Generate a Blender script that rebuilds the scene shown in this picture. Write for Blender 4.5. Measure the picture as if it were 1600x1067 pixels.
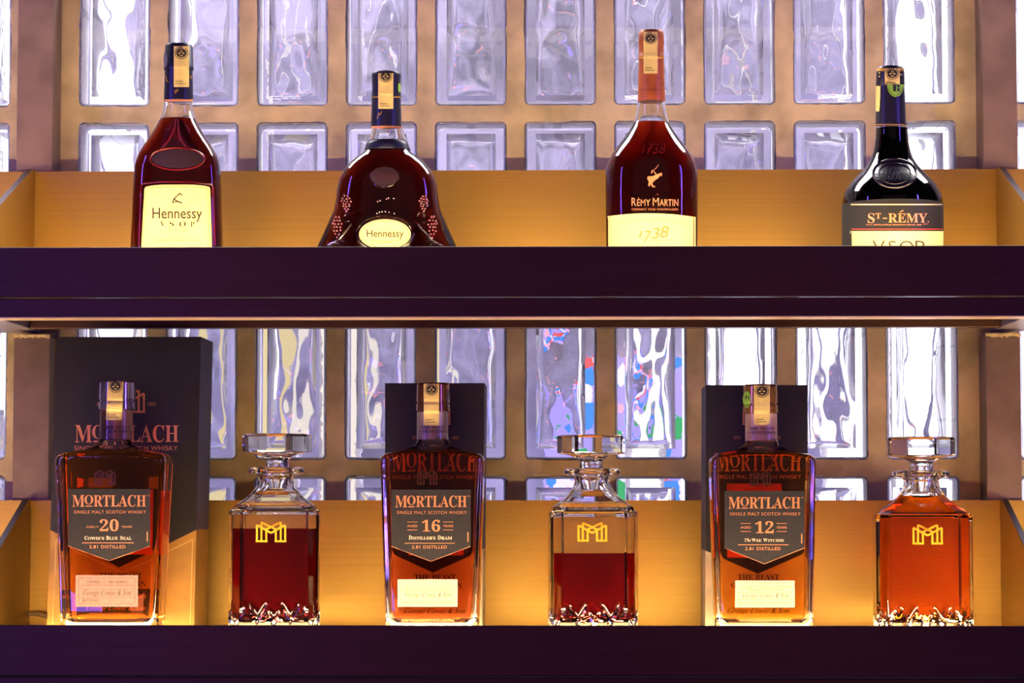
import bpy, bmesh, math, random
from mathutils import Vector, Matrix, noise
random.seed(7)
scene = bpy.context.scene
for o in list(bpy.data.objects):
    bpy.data.objects.remove(o)
COL = scene.collection

# ------------------------------------------------------------------ camera
F = 4000.0                      # focal length in pixels of the 1600 px wide frame
TH = math.atan(251 / F)         # camera tilts up a little
PS = math.radians(1.2)          # and is turned a little to the left
ZC = 1.30                       # camera height
PIV = Vector((0, 2.30, ZC))
RT = Vector((math.cos(PS), math.sin(PS), 0))
FH = Vector((-math.sin(PS), math.cos(PS), 0))
FW = FH * math.cos(TH) + Vector((0, 0, math.sin(TH)))
UP = Vector((0, 0, math.cos(TH))) - FH * math.sin(TH)
CP = PIV - FH * 2.30
cam_d = bpy.data.cameras.new('camera')
cam_d.sensor_width = 36
cam_d.lens = F / 1600 * 36
cam = bpy.data.objects.new('camera', cam_d)
COL.objects.link(cam)
M = Matrix((RT, UP, -FW)).transposed().to_4x4()
M.translation = CP
cam.matrix_world = M
cam_d.clip_start = 0.05
cam_d.dof.use_dof = False
scene.camera = cam

scene.view_settings.view_transform = 'Standard'
scene.view_settings.look = 'None'
scene.view_settings.gamma = 1
scene.view_settings.exposure = 0.85
scene.view_settings.use_curve_mapping = False
cy = scene.cycles
cy.max_bounces = 24
cy.transmission_bounces = 24
cy.transparent_max_bounces = 12
cy.glossy_bounces = 10
cy.diffuse_bounces = 4
cy.volume_bounces = 0
cy.sample_clamp_indirect = 12.0
cy.blur_glossy = 0.6
cy.use_denoising = True
cy.caustics_reflective = True
cy.caustics_refractive = True

def at(px, py, Y):
    """the point of the plane at depth Y that the photo shows at a pixel"""
    d = FW + RT * ((px - 800) / F) + UP * ((533.5 - py) / F)
    return CP + d * ((Y - CP.y) / d.y)

def lin(h):
    h = h.lstrip('#')
    o = []
    for i in (0, 2, 4):
        c = int(h[i:i + 2], 16) / 255
        o.append(c / 12.92 if c <= .04045 else ((c + .055) / 1.055) ** 2.4)
    return (*o, 1)

# ------------------------------------------------------------------ world and lamps
world = bpy.data.worlds.new('bar_dark')
scene.world = world
world.use_nodes = True
world.node_tree.nodes['Background'].inputs[0].default_value = (0.30, 0.22, 0.34, 1)
world.node_tree.nodes['Background'].inputs[1].default_value = 0.035

def area(name, loc, target, sx, sy, color, watts, spread=180):
    l = bpy.data.lights.new(name, 'AREA')
    l.shape = 'RECTANGLE'
    l.size, l.size_y = sx, sy
    l.color = color[:3]
    l.energy = watts
    l.spread = math.radians(spread)
    o = bpy.data.objects.new(name, l)
    COL.objects.link(o)
    o.location = loc
    o.rotation_euler = (Vector(target) - Vector(loc)).to_track_quat('-Z', 'Y').to_euler()
    return o

VIOLET = (0.18, 0.10, 1.0)
area('violet_bar_light_left', (-1.55, 1.55, 1.75), (0, 2.5, 1.45), .07, .9, VIOLET, 6.0)
area('violet_bar_light_right', (1.55, 1.55, 1.75), (0, 2.5, 1.45), .07, .9, VIOLET, 6.0)
for nm, x, z, w in (('left', -.65, 1.70, .95), ('right', .54, 1.70, .7), ('low_left', -.65, .965, .8), ('low_right', .54, .965, .55)):
    area('red_lamp_' + nm, (x, -.25, z), (x * .45, 2.3, z * .4 + .8), .30, .13, (1, .20, .06), w)
for nm, z in (('upper', 1.70), ('lower', .965)):
    area('violet_lamp_' + nm, (-1.12, -.25, z), (-.5, 2.3, z * .4 + .8), .5, .13, (.22, .14, 1), 1.6)
# unseen fills added for the rear room, the bar front and the upper wall
area('rear_room_low_fill', (.2, 3.45, .62), (0, 3.9, 1.25), 2.4, .2, (.54, .47, 1.0), 15)  # lavender fill added to light the lower rear wall
area('front_fill', (0, -2.4, 2.2), (0, 2.3, 1.3), 5, 2.5, (.85, .52, .55), 2.3)  # broad fill added to lift the dark lips, no single lamp
area('upper_wall_fill', (0, 2.56, 1.815), (0, 2.67, 1.50), 1.3, .03, (1, .84, .62), .14)  # unseen light added to brighten the upper grout; no shelf is built there
area('rear_room_top_fill', (0, 3.3, 2.95), (0, 3.3, 0), 3.6, .8, (1, .96, .93), 92)  # overhead fill added to whiten the frames of the blocks
area('rear_room_warm_fill', (-.3, 3.1, 2.7), (-.3, 3.9, 1.8), 1.6, .3, (1, .86, .72), 5)  # warm fill added for the upper rear wall

# ------------------------------------------------------------------ materials
def mat(name, color, rough=.5, metal=0.0, vary=0.0, scale=60.0, stretch=(1, 1, 1), coat=0.0, bump=0.0, ior=1.5):
    m = bpy.data.materials.new(name)
    m.use_nodes = True
    nt = m.node_tree
    b = nt.nodes['Principled BSDF']
    c = lin(color) if isinstance(color, str) else color
    b.inputs['Base Color'].default_value = c
    b.inputs['Roughness'].default_value = rough
    b.inputs['Metallic'].default_value = metal
    b.inputs['Coat Weight'].default_value = coat
    b.inputs['IOR'].default_value = ior
    if vary or bump:
        tc = nt.nodes.new('ShaderNodeTexCoord')
        mp = nt.nodes.new('ShaderNodeMapping')
        mp.inputs['Scale'].default_value = stretch
        nz = nt.nodes.new('ShaderNodeTexNoise')
        nz.inputs['Scale'].default_value = scale
        nz.inputs['Detail'].default_value = 5
        nt.links.new(tc.outputs['Object'], mp.inputs[0])
        nt.links.new(mp.outputs[0], nz.inputs['Vector'])
        if vary:
            mx = nt.nodes.new('ShaderNodeMix')
            mx.data_type = 'RGBA'
            mx.inputs[6].default_value = tuple(x * (1 - vary) for x in c[:3]) + (1,)
            mx.inputs[7].default_value = tuple(min(1, x * (1 + vary)) for x in c[:3]) + (1,)
            mr = nt.nodes.new('ShaderNodeMapRange')
            mr.inputs[1].default_value, mr.inputs[2].default_value = .34, .66
            nt.links.new(nz.outputs['Fac'], mr.inputs[0])
            nt.links.new(mr.outputs[0], mx.inputs[0])
            nt.links.new(mx.outputs[2], b.inputs['Base Color'])
        if bump:
            bp = nt.nodes.new('ShaderNodeBump')
            bp.inputs['Strength'].default_value = bump
            bp.inputs['Distance'].default_value = .002
            nt.links.new(nz.outputs['Fac'], bp.inputs['Height'])
            nt.links.new(bp.outputs[0], b.inputs['Normal'])
    return m

def emit(name, color, strength):
    m = bpy.data.materials.new(name)
    m.use_nodes = True
    nt = m.node_tree
    nt.nodes.remove(nt.nodes['Principled BSDF'])
    e = nt.nodes.new('ShaderNodeEmission')
    e.inputs[0].default_value = lin(color) if isinstance(color, str) else (*color[:3], 1)
    e.inputs[1].default_value = strength
    nt.links.new(e.outputs[0], nt.nodes['Material Output'].inputs[0])
    return m

def glass(name, color=(.985, .985, .985, 1), ior=1.5, rough=0.0, bump=0.0, scale=40):
    m = bpy.data.materials.new(name)
    m.use_nodes = True
    nt = m.node_tree
    nt.nodes.remove(nt.nodes['Principled BSDF'])
    g = nt.nodes.new('ShaderNodeBsdfGlass')
    g.inputs['Color'].default_value = color
    g.inputs['Roughness'].default_value = rough
    g.inputs['IOR'].default_value = ior
    nt.links.new(g.outputs[0], nt.nodes['Material Output'].inputs[0])
    if bump:
        tc = nt.nodes.new('ShaderNodeTexCoord')
        nz = nt.nodes.new('ShaderNodeTexNoise')
        nz.inputs['Scale'].default_value = scale
        bp = nt.nodes.new('ShaderNodeBump')
        bp.inputs['Strength'].default_value = bump
        bp.inputs['Distance'].default_value = .001
        nt.links.new(tc.outputs['Object'], nz.inputs['Vector'])
        nt.links.new(nz.outputs['Fac'], bp.inputs['Height'])
        nt.links.new(bp.outputs[0], g.inputs['Normal'])
    return m

def liquid(name, T, dist=.05):
    """clear spirit: T is what passes through `dist` metres of it"""
    m = bpy.data.materials.new(name)
    m.use_nodes = True
    nt = m.node_tree
    nt.nodes.remove(nt.nodes['Principled BSDF'])
    g = nt.nodes.new('ShaderNodeBsdfGlass')
    g.inputs['Roughness'].default_value = 0
    a = nt.nodes.new('ShaderNodeAttribute')
    a.attribute_name = 'ior'
    nt.links.new(a.outputs['Fac'], g.inputs['IOR'])
    out = nt.nodes['Material Output']
    nt.links.new(g.outputs[0], out.inputs[0])
    sg = [-math.log(t) / dist for t in T]
    d = max(sg)
    v = nt.nodes.new('ShaderNodeVolumeAbsorption')
    v.inputs['Color'].default_value = (*[1 - s / d for s in sg], 1)
    v.inputs['Density'].default_value = d
    nt.links.new(v.outputs[0], out.inputs['Volume'])
    return m

M_LIP = mat('dark_bronze_metal', '#3b242a', .38, .35, .12, 40, (.15, 1, 6))
M_RIM = mat('dark_bronze_rim', '#3a2730', .38, .5, .1, 40, (.15, 1, 6))
M_SRAIL = mat('rail_lit_lavender', '#a898a8', .5, .1, .08, 40)  # lavender light on the rails is put into their colour
M_RIMLIT = mat('rim_underside_lit', '#d2b09a', .45, .3, .05, 40)  # paler than the rim: light from below put into the colour
M_RAIL = mat('brown_metal_rail', '#6b4a38', .4, .5, .1, 40, (.15, 1, 6))
M_BRASS = mat('brushed_brass', '#b48d46', .42, .75, .045, 55, (.06, 1, 9))
M_GROUT = mat('tan_grout', '#cbb58c', .9, 0, .26, 26, bump=.8)
M_LINING = mat('pale_mortar_lining', '#c9c5cc', .7, 0, .1, 30)
M_PILLAR = mat('bronze_painted_post', '#83695c', .45, .2, .18, 25, bump=.25)
M_CREAM = mat('cream_sealant', '#e0c48a', .7, 0, .3, 200)
M_COAT = mat('white_edge_coat', '#eeeaf0', .8)
M_BLOCK = glass('block_glass', (.97, .975, .985, 1), 1.48, 0, .12, 60)
M_GLASS = glass('bottle_glass', (.985, .985, .985, 1), 1.5)
M_CRYSTAL = glass('decanter_crystal', (.99, .985, .975, 1), 1.53)
M_LED = emit('warm_led', (1.0, .73, .36), 74)
M_LEDB = emit('warm_led_rear', (1.0, .73, .34), 11)
M_BLACK = mat('black_ink', '#1c1410', .6)
M_INK = mat('brown_ink', '#3a2a14', .6)
M_COPPER = mat('copper_foil', '#dc9262', .38, .35, .1, 80)
M_GOLD = mat('gold_foil', '#d6a23e', .35, .5, .1, 80)
M_GILT = mat('gold_enamel', '#f0b62c', .4, .15, .05, 80)
M_CHAR = mat('charcoal_label', '#1f1b1e', .85, 0, .2, 400)
M_CREAMLAB = mat('cream_label', '#e6d088', .7, 0, .04, 200)
M_WHITELAB = mat('off_white_label', '#c4ba98', .7, 0, .04, 200)
M_GILTEDGE = mat('gilt_label_edge', '#c7a25a', .5, .3)
M_STAMP = mat('yellow_paper', '#e2c878', .7, 0, .06, 200)
M_ROSELAB = mat('rose_paper', '#8f6c62', .7, 0, .06, 200)
M_NAVY = mat('navy_foil', '#1a1836', .35, .3, .1, 90)
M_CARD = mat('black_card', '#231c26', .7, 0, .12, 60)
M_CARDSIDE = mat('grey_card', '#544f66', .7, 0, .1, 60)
M_GOLDCARD = mat('gold_card', '#bb8c42', .5, .25, .1, 60)
M_PALECARD = mat('pale_card', '#cbb59a', .6, .05, .1, 60)
M_ORANGE = mat('orange_paper', '#f0662a', .7, 0, .1, 60)
M_GREEN = mat('green_sticker', '#7fae3a', .6, 0, .1, 90)
M_DARKRED = mat('dark_red_glass', '#5a1018', .08, 0, 0, coat=.6)
M_DARKMED = mat('dark_medallion', '#2a1a22', .35, .1)

# ------------------------------------------------------------------ mesh helpers
class MB:
    def __init__(s):
        s.v, s.f, s.m = [], [], []
    def add(s, vs, fs, mi=0):
        o = len(s.v)
        s.v += [tuple(v) for v in vs]
        s.f += [tuple(i + o for i in f) for f in fs]
        s.m += [mi] * len(fs)
    def box(s, x0, x1, y0, y1, z0, z1, mi=0):
        v = [(x, y, z) for z in (z0, z1) for y in (y0, y1) for x in (x0, x1)]
        s.add(v, [(0, 2, 3, 1), (4, 5, 7, 6), (0, 1, 5, 4), (2, 6, 7, 3), (0, 4, 6, 2), (1, 3, 7, 5)], mi)
    def loft(s, rings, bottom=True, top=True, flip=False, mi=0):
        n = len(rings[0])
        vs = [p for r in rings for p in r]
        fs = []
        for i in range(len(rings) - 1):
            for j in range(n):
                k = (j + 1) % n
                q = (i * n + j, i * n + k, (i + 1) * n + k, (i + 1) * n + j)
                fs.append(q[::-1] if flip else q)
        if bottom:
            q = tuple(range(n))
            fs.append(q if flip else q[::-1])
        if top:
            q = tuple(range((len(rings) - 1) * n, len(rings) * n))
            fs.append(q[::-1] if flip else q)
        s.add(vs, fs, mi)
    def tube(s, pts, r, n=8, mi=0):
        pts = [Vector(p) for p in pts]
        rings = []
        for i, p in enumerate(pts):
            t = (pts[min(i + 1, len(pts) - 1)] - pts[max(i - 1, 0)]).normalized()
            a = t.orthogonal().normalized() if i == 0 else (a - t * a.dot(t)).normalized()
            b = t.cross(a)
            rings.append([p + (a * math.cos(2 * math.pi * k / n) + b * math.sin(2 * math.pi * k / n)) * r for k in range(n)])
        s.loft(rings, mi=mi)

def build(name, mb, mats, parent=None, root=None, smooth=None, bevel=0, attr=None, weld=False):
    """one mesh object; vertices are world coordinates, moved into the root's frame"""
    off = Vector(root.location) if root else Vector((0, 0, 0))
    me = bpy.data.meshes.new(name)
    me.from_pydata([tuple(Vector(v) - off) for v in mb.v], [], mb.f)
    if not isinstance(mats, (list, tuple)):
        mats = [mats]
    for m in mats:
        me.materials.append(m)
    me.polygons.foreach_set('material_index', mb.m)
    if attr is not None:
        a = me.attributes.new('ior', 'FLOAT', 'FACE')
        a.data.foreach_set('value', attr)
    if weld:
        bm = bmesh.new(); bm.from_mesh(me)
        bmesh.ops.remove_doubles(bm, verts=bm.verts, dist=1e-6)
        bm.to_mesh(me); bm.free()
    if smooth is not None:
        me.polygons.foreach_set('use_smooth', [True] * len(me.polygons))
        me.set_sharp_from_angle(angle=math.radians(smooth))
    me.update()
    o = bpy.data.objects.new(name, me)
    COL.objects.link(o)
    if parent:
        o.parent = parent
    if bevel:
        b = o.modifiers.new('edge', 'BEVEL')
        b.width = bevel
        b.segments = 2
        b.limit_method = 'ANGLE'
    return o

def thing(name, loc, label, cat, group=None):
    o = bpy.data.objects.new(name, None)
    COL.objects.link(o)
    o.location = loc
    o.empty_display_size = .02
    tag(o, label, cat, group)
    return o

def tag(o, label, cat, group=None):
    o['label'] = label
    o['category'] = cat
    if group:
        o['group'] = group

def structure(o, label=None):
    o['kind'] = 'structure'
    if label:
        o['label'] = label

# ------------------------------------------------------------------ lettering
def serif(t):
    out = ''
    for c in t:
        if 'A' <= c <= 'Z': out += chr(0x1D400 + ord(c) - 65)
        elif 'a' <= c <= 'z': out += chr(0x1D41A + ord(c) - 97)
        elif '0' <= c <= '9': out += chr(0x1D7CE + ord(c) - 48)
        else: out += c
    return out
def italic(t):
    out = ''
    for c in t:
        if c == 'h': out += '\u210e'
        elif 'A' <= c <= 'Z': out += chr(0x1D434 + ord(c) - 65)
        elif 'a' <= c <= 'z': out += chr(0x1D44E + ord(c) - 97)
        else: out += c
    return out
SCR = {'B': 0x212C, 'E': 0x2130, 'F': 0x2131, 'H': 0x210B, 'I': 0x2110, 'L': 0x2112, 'M': 0x2133, 'R': 0x211B, 'e': 0x212F, 'g': 0x210A, 'o': 0x2134}
def script(t):
    out = ''
    for c in t:
        if c in SCR: out += chr(SCR[c])
        elif 'A' <= c <= 'Z': out += chr(0x1D49C + ord(c) - 65)
        elif 'a' <= c <= 'z': out += chr(0x1D4B6 + ord(c) - 97)
        else: out += c
    return out

_tc = {}
def text2d(body, bold=0.0, shear=0.0, space=1.0):
    if 'M' in body: bold = 0.0          # a heavier stroke would close the M
    key = (body, bold, shear, space)
    if key not in _tc:
        c = bpy.data.curves.new('t', 'FONT')
        c.body = body
        c.size = 1
        c.offset = bold
        c.shear = shear
        c.space_character = space
        c.resolution_u = 3
        o = bpy.data.objects.new('t', c)
        COL.objects.link(o)
        dg = bpy.context.evaluated_depsgraph_get()
        me = bpy.data.meshes.new_from_object(o.evaluated_get(dg))
        v = [(p.co.x, p.co.y) for p in me.vertices]
        f = [tuple(p.vertices) for p in me.polygons]
        bpy.data.objects.remove(o)
        bpy.data.curves.remove(c)
        bpy.data.meshes.remove(me)
        x0 = min(p[0] for p in v); x1 = max(p[0] for p in v)
        y0 = min(p[1] for p in v); y1 = max(p[1] for p in v)
        _tc[key] = ([((x - x0) / (x1 - x0), (y - y0) / (y1 - y0)) for x, y in v], f)
    return _tc[key]

class Print:
    """flat print in photo pixels of a surface: fn(px,py) gives the point on it"""
    def __init__(s, fn):
        s.fn, s.mb = fn, MB()
    def text(s, body, x0, x1, y0, y1, slope=0.0, arc=0.0, **k):
        v, f = text2d(body, **k)
        pts = [(x0 + u * (x1 - x0), y1 - w * (y1 - y0) + slope * u + arc * (2 * u - 1) ** 2) for u, w in v]
        s.mb.add([s.fn(*p) for p in pts], f)
        return s
    def poly(s, pts):
        s.mb.add([s.fn(*p) for p in pts], [tuple(range(len(pts)))[::-1]])
        return s
    def line(s, p, q, w, n=1):
        dx, dy = q[0] - p[0], q[1] - p[1]
        L = math.hypot(dx, dy)
        nx, ny = -dy / L * w / 2, dx / L * w / 2
        for i in range(n):
            a, b = i / n, (i + 1) / n
            s.poly([(p[0] + dx * a + nx, p[1] + dy * a + ny), (p[0] + dx * b + nx, p[1] + dy * b + ny),
                    (p[0] + dx * b - nx, p[1] + dy * b - ny), (p[0] + dx * a - nx, p[1] + dy * a - ny)])
        return s
    def path(s, pts, w, n=1):
        for p, q in zip(pts, pts[1:]):
            s.line(p, q, w, n)
        return s
    def ring(s, cx, cy, rx, ry, w, a0=0, a1=360, n=48):
        pts = []
        for i in range(n + 1):
            a = math.radians(a0 + (a1 - a0) * i / n)
            pts.append((cx + rx * math.cos(a), cy - ry * math.sin(a)))
        return s.path(pts, w)
    def disc(s, cx, cy, rx, ry, n=24):
        k = max(6, n // 2)
        return s.patch([(cy - ry * math.cos(math.pi * i / k), cx - rx * math.sin(math.pi * i / k) - .001, cx + rx * math.sin(math.pi * i / k) + .001) for i in range(k + 1)], 6)
    def patch(s, rows, n=10):
        """rows (py, xl, xr) from top to bottom"""
        vs, fs = [], []
        for py, xl, xr in rows:
            for j in range(n + 1):
                vs.append(s.fn(xl + (xr - xl) * j / n, py))
        for i in range(len(rows) - 1):
            for j in range(n):
                a = i * (n + 1) + j
                fs.append((a, a + n + 1, a + n + 2, a + 1))
        s.mb.add(vs, fs)
        return s
    def frame(s, x0, y0, x1, y1, w, n=1):
        return s.path([(x0, y0), (x1, y0), (x1, y1), (x0, y1), (x0, y0)], w, n)
    def build(s, name, m, parent, root):
        return build(name, s.mb, m, parent, root)

def monogram(pr, x0, x1, y0, y1, w):
    """two overlapping roofed capitals"""
    X = lambda u: x0 + u * (x1 - x0)
    Y = lambda v: y1 - v * (y1 - y0)
    for sgn in (0, 1):
        g = (lambda u: X(u)) if not sgn else (lambda u: X(1 - u))
        pr.path([(g(.04), Y(0)), (g(.04), Y(.84)), (g(.5), Y(.45))], w)
        pr.path([(g(.185), Y(0)), (g(.185), Y(.98)), (g(.56), Y(.70))], w)
        pr.path([(g(.185), Y(.98)), (g(.5), Y(.745)), (g(.66), Y(.62))], w)
        pr.path([(g(.345), Y(0)), (g(.345), Y(.60))], w)
        pr.path([(g(.0), Y(.045)), (g(.385), Y(.045))], w)
    return pr

def mortname(pr, x0, x1, y0, y1, tm=True):
    """M, a small raised underlined O, then RTLACH"""
    W = x1 - x0
    H = y1 - y0
    pr.text(serif('M'), x0, x0 + .165 * W, y0, y1)
    pr.text(serif('O'), x0 + .165 * W, x0 + .285 * W, y0, y1 - .20 * H)
    pr.line((x0 + .18 * W, y1 - .05 * H), (x0 + .27 * W, y1 - .05 * H), .09 * H)
    pr.text(serif('RTLACH'), x0 + .29 * W, x1, y0, y1)
    if tm:
        pr.text('TM', x1 + .012 * W, x1 + .045 * W, y0, y0 + .12 * H)
    return pr

# ------------------------------------------------------------------ fixed depths of the place
YL = 2.300      # front face of the shelf lips
YB = 2.43       # middle of the bottles
YP = 2.630      # brass back panels
YW = 2.680      # face of the glass-block wall
Z_U, Z_L = at(800, 385, YL).z, at(800, 977.5, YL).z    # tops of the two lips
BOARD = .018                                            # the boards lie this far below the lip tops
XD0, XD1 = at(52, 500, YP).x, at(1559, 500, YP).x       # inner faces of the two dividers
XA, XB = XD0 - .42, XD1 + .42                           # the shelves run on past the picture

# ------------------------------------------------------------------ glass-block wall
colx = []
for c in [175, 320, 460.5, 600, 740, 879.5, 1020, 1158.5, 1298.5, 1440]:
    colx.append(at(c, 500, YW).x)
pitch = (colx[-1] - colx[0]) / 9
hw = .4 * pitch
colx = [colx[0] + pitch * i for i in range(10)]
xl_out = at(12, 500, YW).x - hw
xr_out = at(1590, 500, YW).x + hw
allx = [xl_out] + colx + [xr_out]
more = 3                        # blocks that only a step to the side would show
zg = [at(800, p, YW).z for p in (-102, 177, 454, 731, 1008)]      # grout lines
gz = .0085

def rrect(cx, cz, a, b, r, n=6):
    pts = []
    for qx, qz, a0 in ((1, 1, 0), (-1, 1, 90), (-1, -1, 180), (1, -1, 270)):
        for k in range(n + 1):
            t = math.radians(a0 + 90 * k / n)
            pts.append((cx + qx * (a - r) + r * math.cos(t), cz + qz * (b - r) + r * math.sin(t)))
    return pts

wallmb = MB()
cells = []
def cell(x0, x1, z0, z1, cx, cz, a, b):
    base = rrect(cx, cz, a, b, .006)
    hole = []
    for i in range(len(base)):                    # finer outline with a hand-smeared edge
        p, q = base[i], base[(i + 1) % len(base)]
        L = math.hypot(q[0] - p[0], q[1] - p[1])
        k = max(1, int(L / .006))
        for j in range(k):
            x, z = p[0] + (q[0] - p[0]) * j / k, p[1] + (q[1] - p[1]) * j / k
            d = Vector((x - cx, 0, z - cz)).normalized()
            e = noise.noise(Vector((x * 120, 3.1, z * 120))) * .0011 + noise.noise(Vector((x * 35, 9.1, z * 35))) * .0009
            hole.append((x + d.x * e, z + d.z * e))
    n = len(hole)
    outer = []
    for x, z in hole:
        dx, dz = x - cx, z - cz
        t = min(((x1 if dx > 0 else x0) - cx) / dx if abs(dx) > 1e-9 else 1e9, ((z1 if dz > 0 else z0) - cz) / dz if abs(dz) > 1e-9 else 1e9)
        outer.append((cx + dx * t, cz + dz * t))
    vs = [(x, YW + .0002 * noise.noise(Vector((x * 60, 0, z * 60))), z) for x, z in hole] + [(x, YW, z) for x, z in outer]
    vs += [(x, YW + .074, z) for x, z in hole]
    fs, ls = [], []
    for j in range(n):
        k = (j + 1) % n
        fs.append((j, n + j, n + k, k))
        ls.append((j, k, 2 * n + k, 2 * n + j))
        # corner of the cell where the outline turns from one side to the next
        a_, b_ = outer[j], outer[k]
        if abs(a_[0] - b_[0]) > 1e-6 and abs(a_[1] - b_[1]) > 1e-6:
            cxr = x1 if max(a_[0], b_[0]) >= x1 - 1e-6 else x0
            czr = z1 if max(a_[1], b_[1]) >= z1 - 1e-6 else z0
            vs.append((cxr, YW, czr))
            fs.append((n + j, len(vs) - 1, n + k))
    o = len(wallmb.v)
    wallmb.add(vs, fs, 0)
    wallmb.f += [tuple(i + o for i in f) for f in ls]
    wallmb.m += [1] * len(ls)

for i, cx in enumerate(allx):
    if i == 0: x0, x1 = cx - pitch / 2, cx + hw + .012
    elif i == len(allx) - 1: x0, x1 = cx - hw - .012, cx + pitch / 2
    else: x0, x1 = cx - pitch / 2, cx + pitch / 2
    for r in range(4):
        z1, z0 = zg[r], zg[r + 1]
        cz = (z0 + z1) / 2
        b = (z1 - z0) / 2 - gz
        cell(x0, x1, z0, z1, cx, cz, hw, b)
        cells.append((i, r, cx, cz, hw, b))
for k in range(1, more + 1):
    for cx in (allx[0] - k * pitch, allx[-1] + k * pitch):
        for r in range(4):
            z1, z0 = zg[r], zg[r + 1]
            cell(cx - pitch / 2, cx + pitch / 2, z0, z1, cx, (z0 + z1) / 2, hw, (z1 - z0) / 2 - gz)
            cells.append((k, r, cx, (z0 + z1) / 2, hw, (z1 - z0) / 2 - gz))
for a, b in ((allx[0] + hw + .012, allx[1] - pitch / 2), (allx[-2] + pitch / 2, allx[-1] - hw - .012)):
    wallmb.box(a, b, YW, YW + .07, zg[4], zg[0])
wall = build('wall_back', wallmb, [M_GROUT, M_LINING])
structure(wall, 'tan grouted wall of glass blocks behind the shelves')

def block_mesh(seed, a, b):
    mb = MB()
    D = .076
    # outer shell
    rings = []
    for y, ins in ((0, .0026), (.0006, .0012), (.0020, .0002), (.0045, 0), (D - .0045, 0), (D - .002, .0002), (D, .002)):
        rings.append([(x, y, z) for x, z in rrect(0, 0, a - ins, b - ins, .0055 - min(ins, .003))])
    # rings run towards +Y: outline counter-clockwise seen from the front
    n = len(rings[0])
    vs = [p for r in rings for p in r]
    fs = []
    for i in range(len(rings) - 1):
        for j in range(n):
            k = (j + 1) % n
            fs.append((i * n + j, (i + 1) * n + j, (i + 1) * n + k, i * n + k)[::-1])
    fs.append(tuple(range(n)))
    fs.append(tuple(range((len(rings) - 1) * n, len(rings) * n))[::-1])
    mb.add(vs, fs)
    for q in range(3 * n, 4 * n):
        mb.m[q] = 1                     # the white coat on the block's edges
    # cavity with rippled faces
    NX, NZ = 18, 40
    ia, ib = a - .0115, b - .0115
    def grid(yb, amp, sd, sgn):
        g = []
        for iz in range(NZ + 1):
            for ix in range(NX + 1):
                u, w = -1 + 2 * ix / NX, -1 + 2 * iz / NZ
                x, z = u * ia, w * ib
                e = max(0, 1 - max(abs(u) ** 10, abs(w) ** 16))
                h = noise.noise(Vector((x * 24 + sd, sd * 1.7, z * 17))) * 1.0 + .22 * noise.noise(Vector((x * 75, sd, z * 45 + sd)))
                rim = (1 - e) * .0028 * sgn
                g.append((x, yb + amp * h * e + rim, z))
        return g
    front = grid(.0100, .0050, seed * 3.3, 1)
    back = grid(D - .0100, .0040, seed * 5.1 + 20, -1)
    st = NX + 1
    fq = [(r * st + c, r * st + c + 1, (r + 1) * st + c + 1, (r + 1) * st + c) for r in range(NZ) for c in range(NX)]
    mb.add(front, [q[::-1] for q in fq])           # faces look into the cavity (away from the glass)
    mb.add(back, fq)
    per = [c for c in range(NX)] + [r * st + NX for r in range(NZ)] + [NZ * st + c for c in range(NX, 0, -1)] + [r * st for r in range(NZ, 0, -1)]
    m_ = len(per)
    vs = [front[i] for i in per] + [back[i] for i in per]
    mb.add(vs, [(j, m_ + j, m_ + (j + 1) % m_, (j + 1) % m_)[::-1] for j in range(m_)])
    return mb

variants = {}
for i, r, cx, cz, a, b in cells:
    hid = (r == 0 and False)
    key = (r, (i * 5 + r * 2) % 6)
    if key not in variants:
        bo = build('glass_block', block_mesh(key[1] + key[0] * 7 + 1, a - .0004, b - .0004), [M_BLOCK, M_COAT], wall, None, smooth=32, weld=True)
        variants[key] = bo
    else:
        bo = variants[key].copy()
        COL.objects.link(bo)
        bo.parent = wall
    bo.location = (cx, YW + .0008, cz)

# ------------------------------------------------------------------ posts in front of the wall
for k, (a, b) in enumerate(((26, 82), (1536, 1590))):
    mb = MB()
    xa, xb = at(a, 200, YP + .006).x, at(b, 200, YP + .006).x
    ztop = at(800, 524, YP + .006).z
    # the post is cut at the shelf; one stretch above it and one below
    mb.box(xa, xb, YP + .006, YW - .0005, at(0, 290, YP).z, zg[0])
    mb.box(xa, xb, YP + .006, YW - .0005, at(0, 830, YP).z, ztop)
    p = build('trim_%d' % (k + 1), mb, M_PILLAR, bevel=.0008)
    structure(p, ('left' if k == 0 else 'right') + ' bronze post standing in front of the glass-block wall')
    mb = MB()
    N = 14
    for j in range(N):
        h = .0022 + .0018 * random.random()
        mb.box(xa + (xb - xa) * j / N, xa + (xb - xa) * (j + 1) / N, YP + .0045, YP + .0062, ztop - h + .001, ztop + .0016)
    build('sealant_edge', mb, M_CREAM, p)

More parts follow.
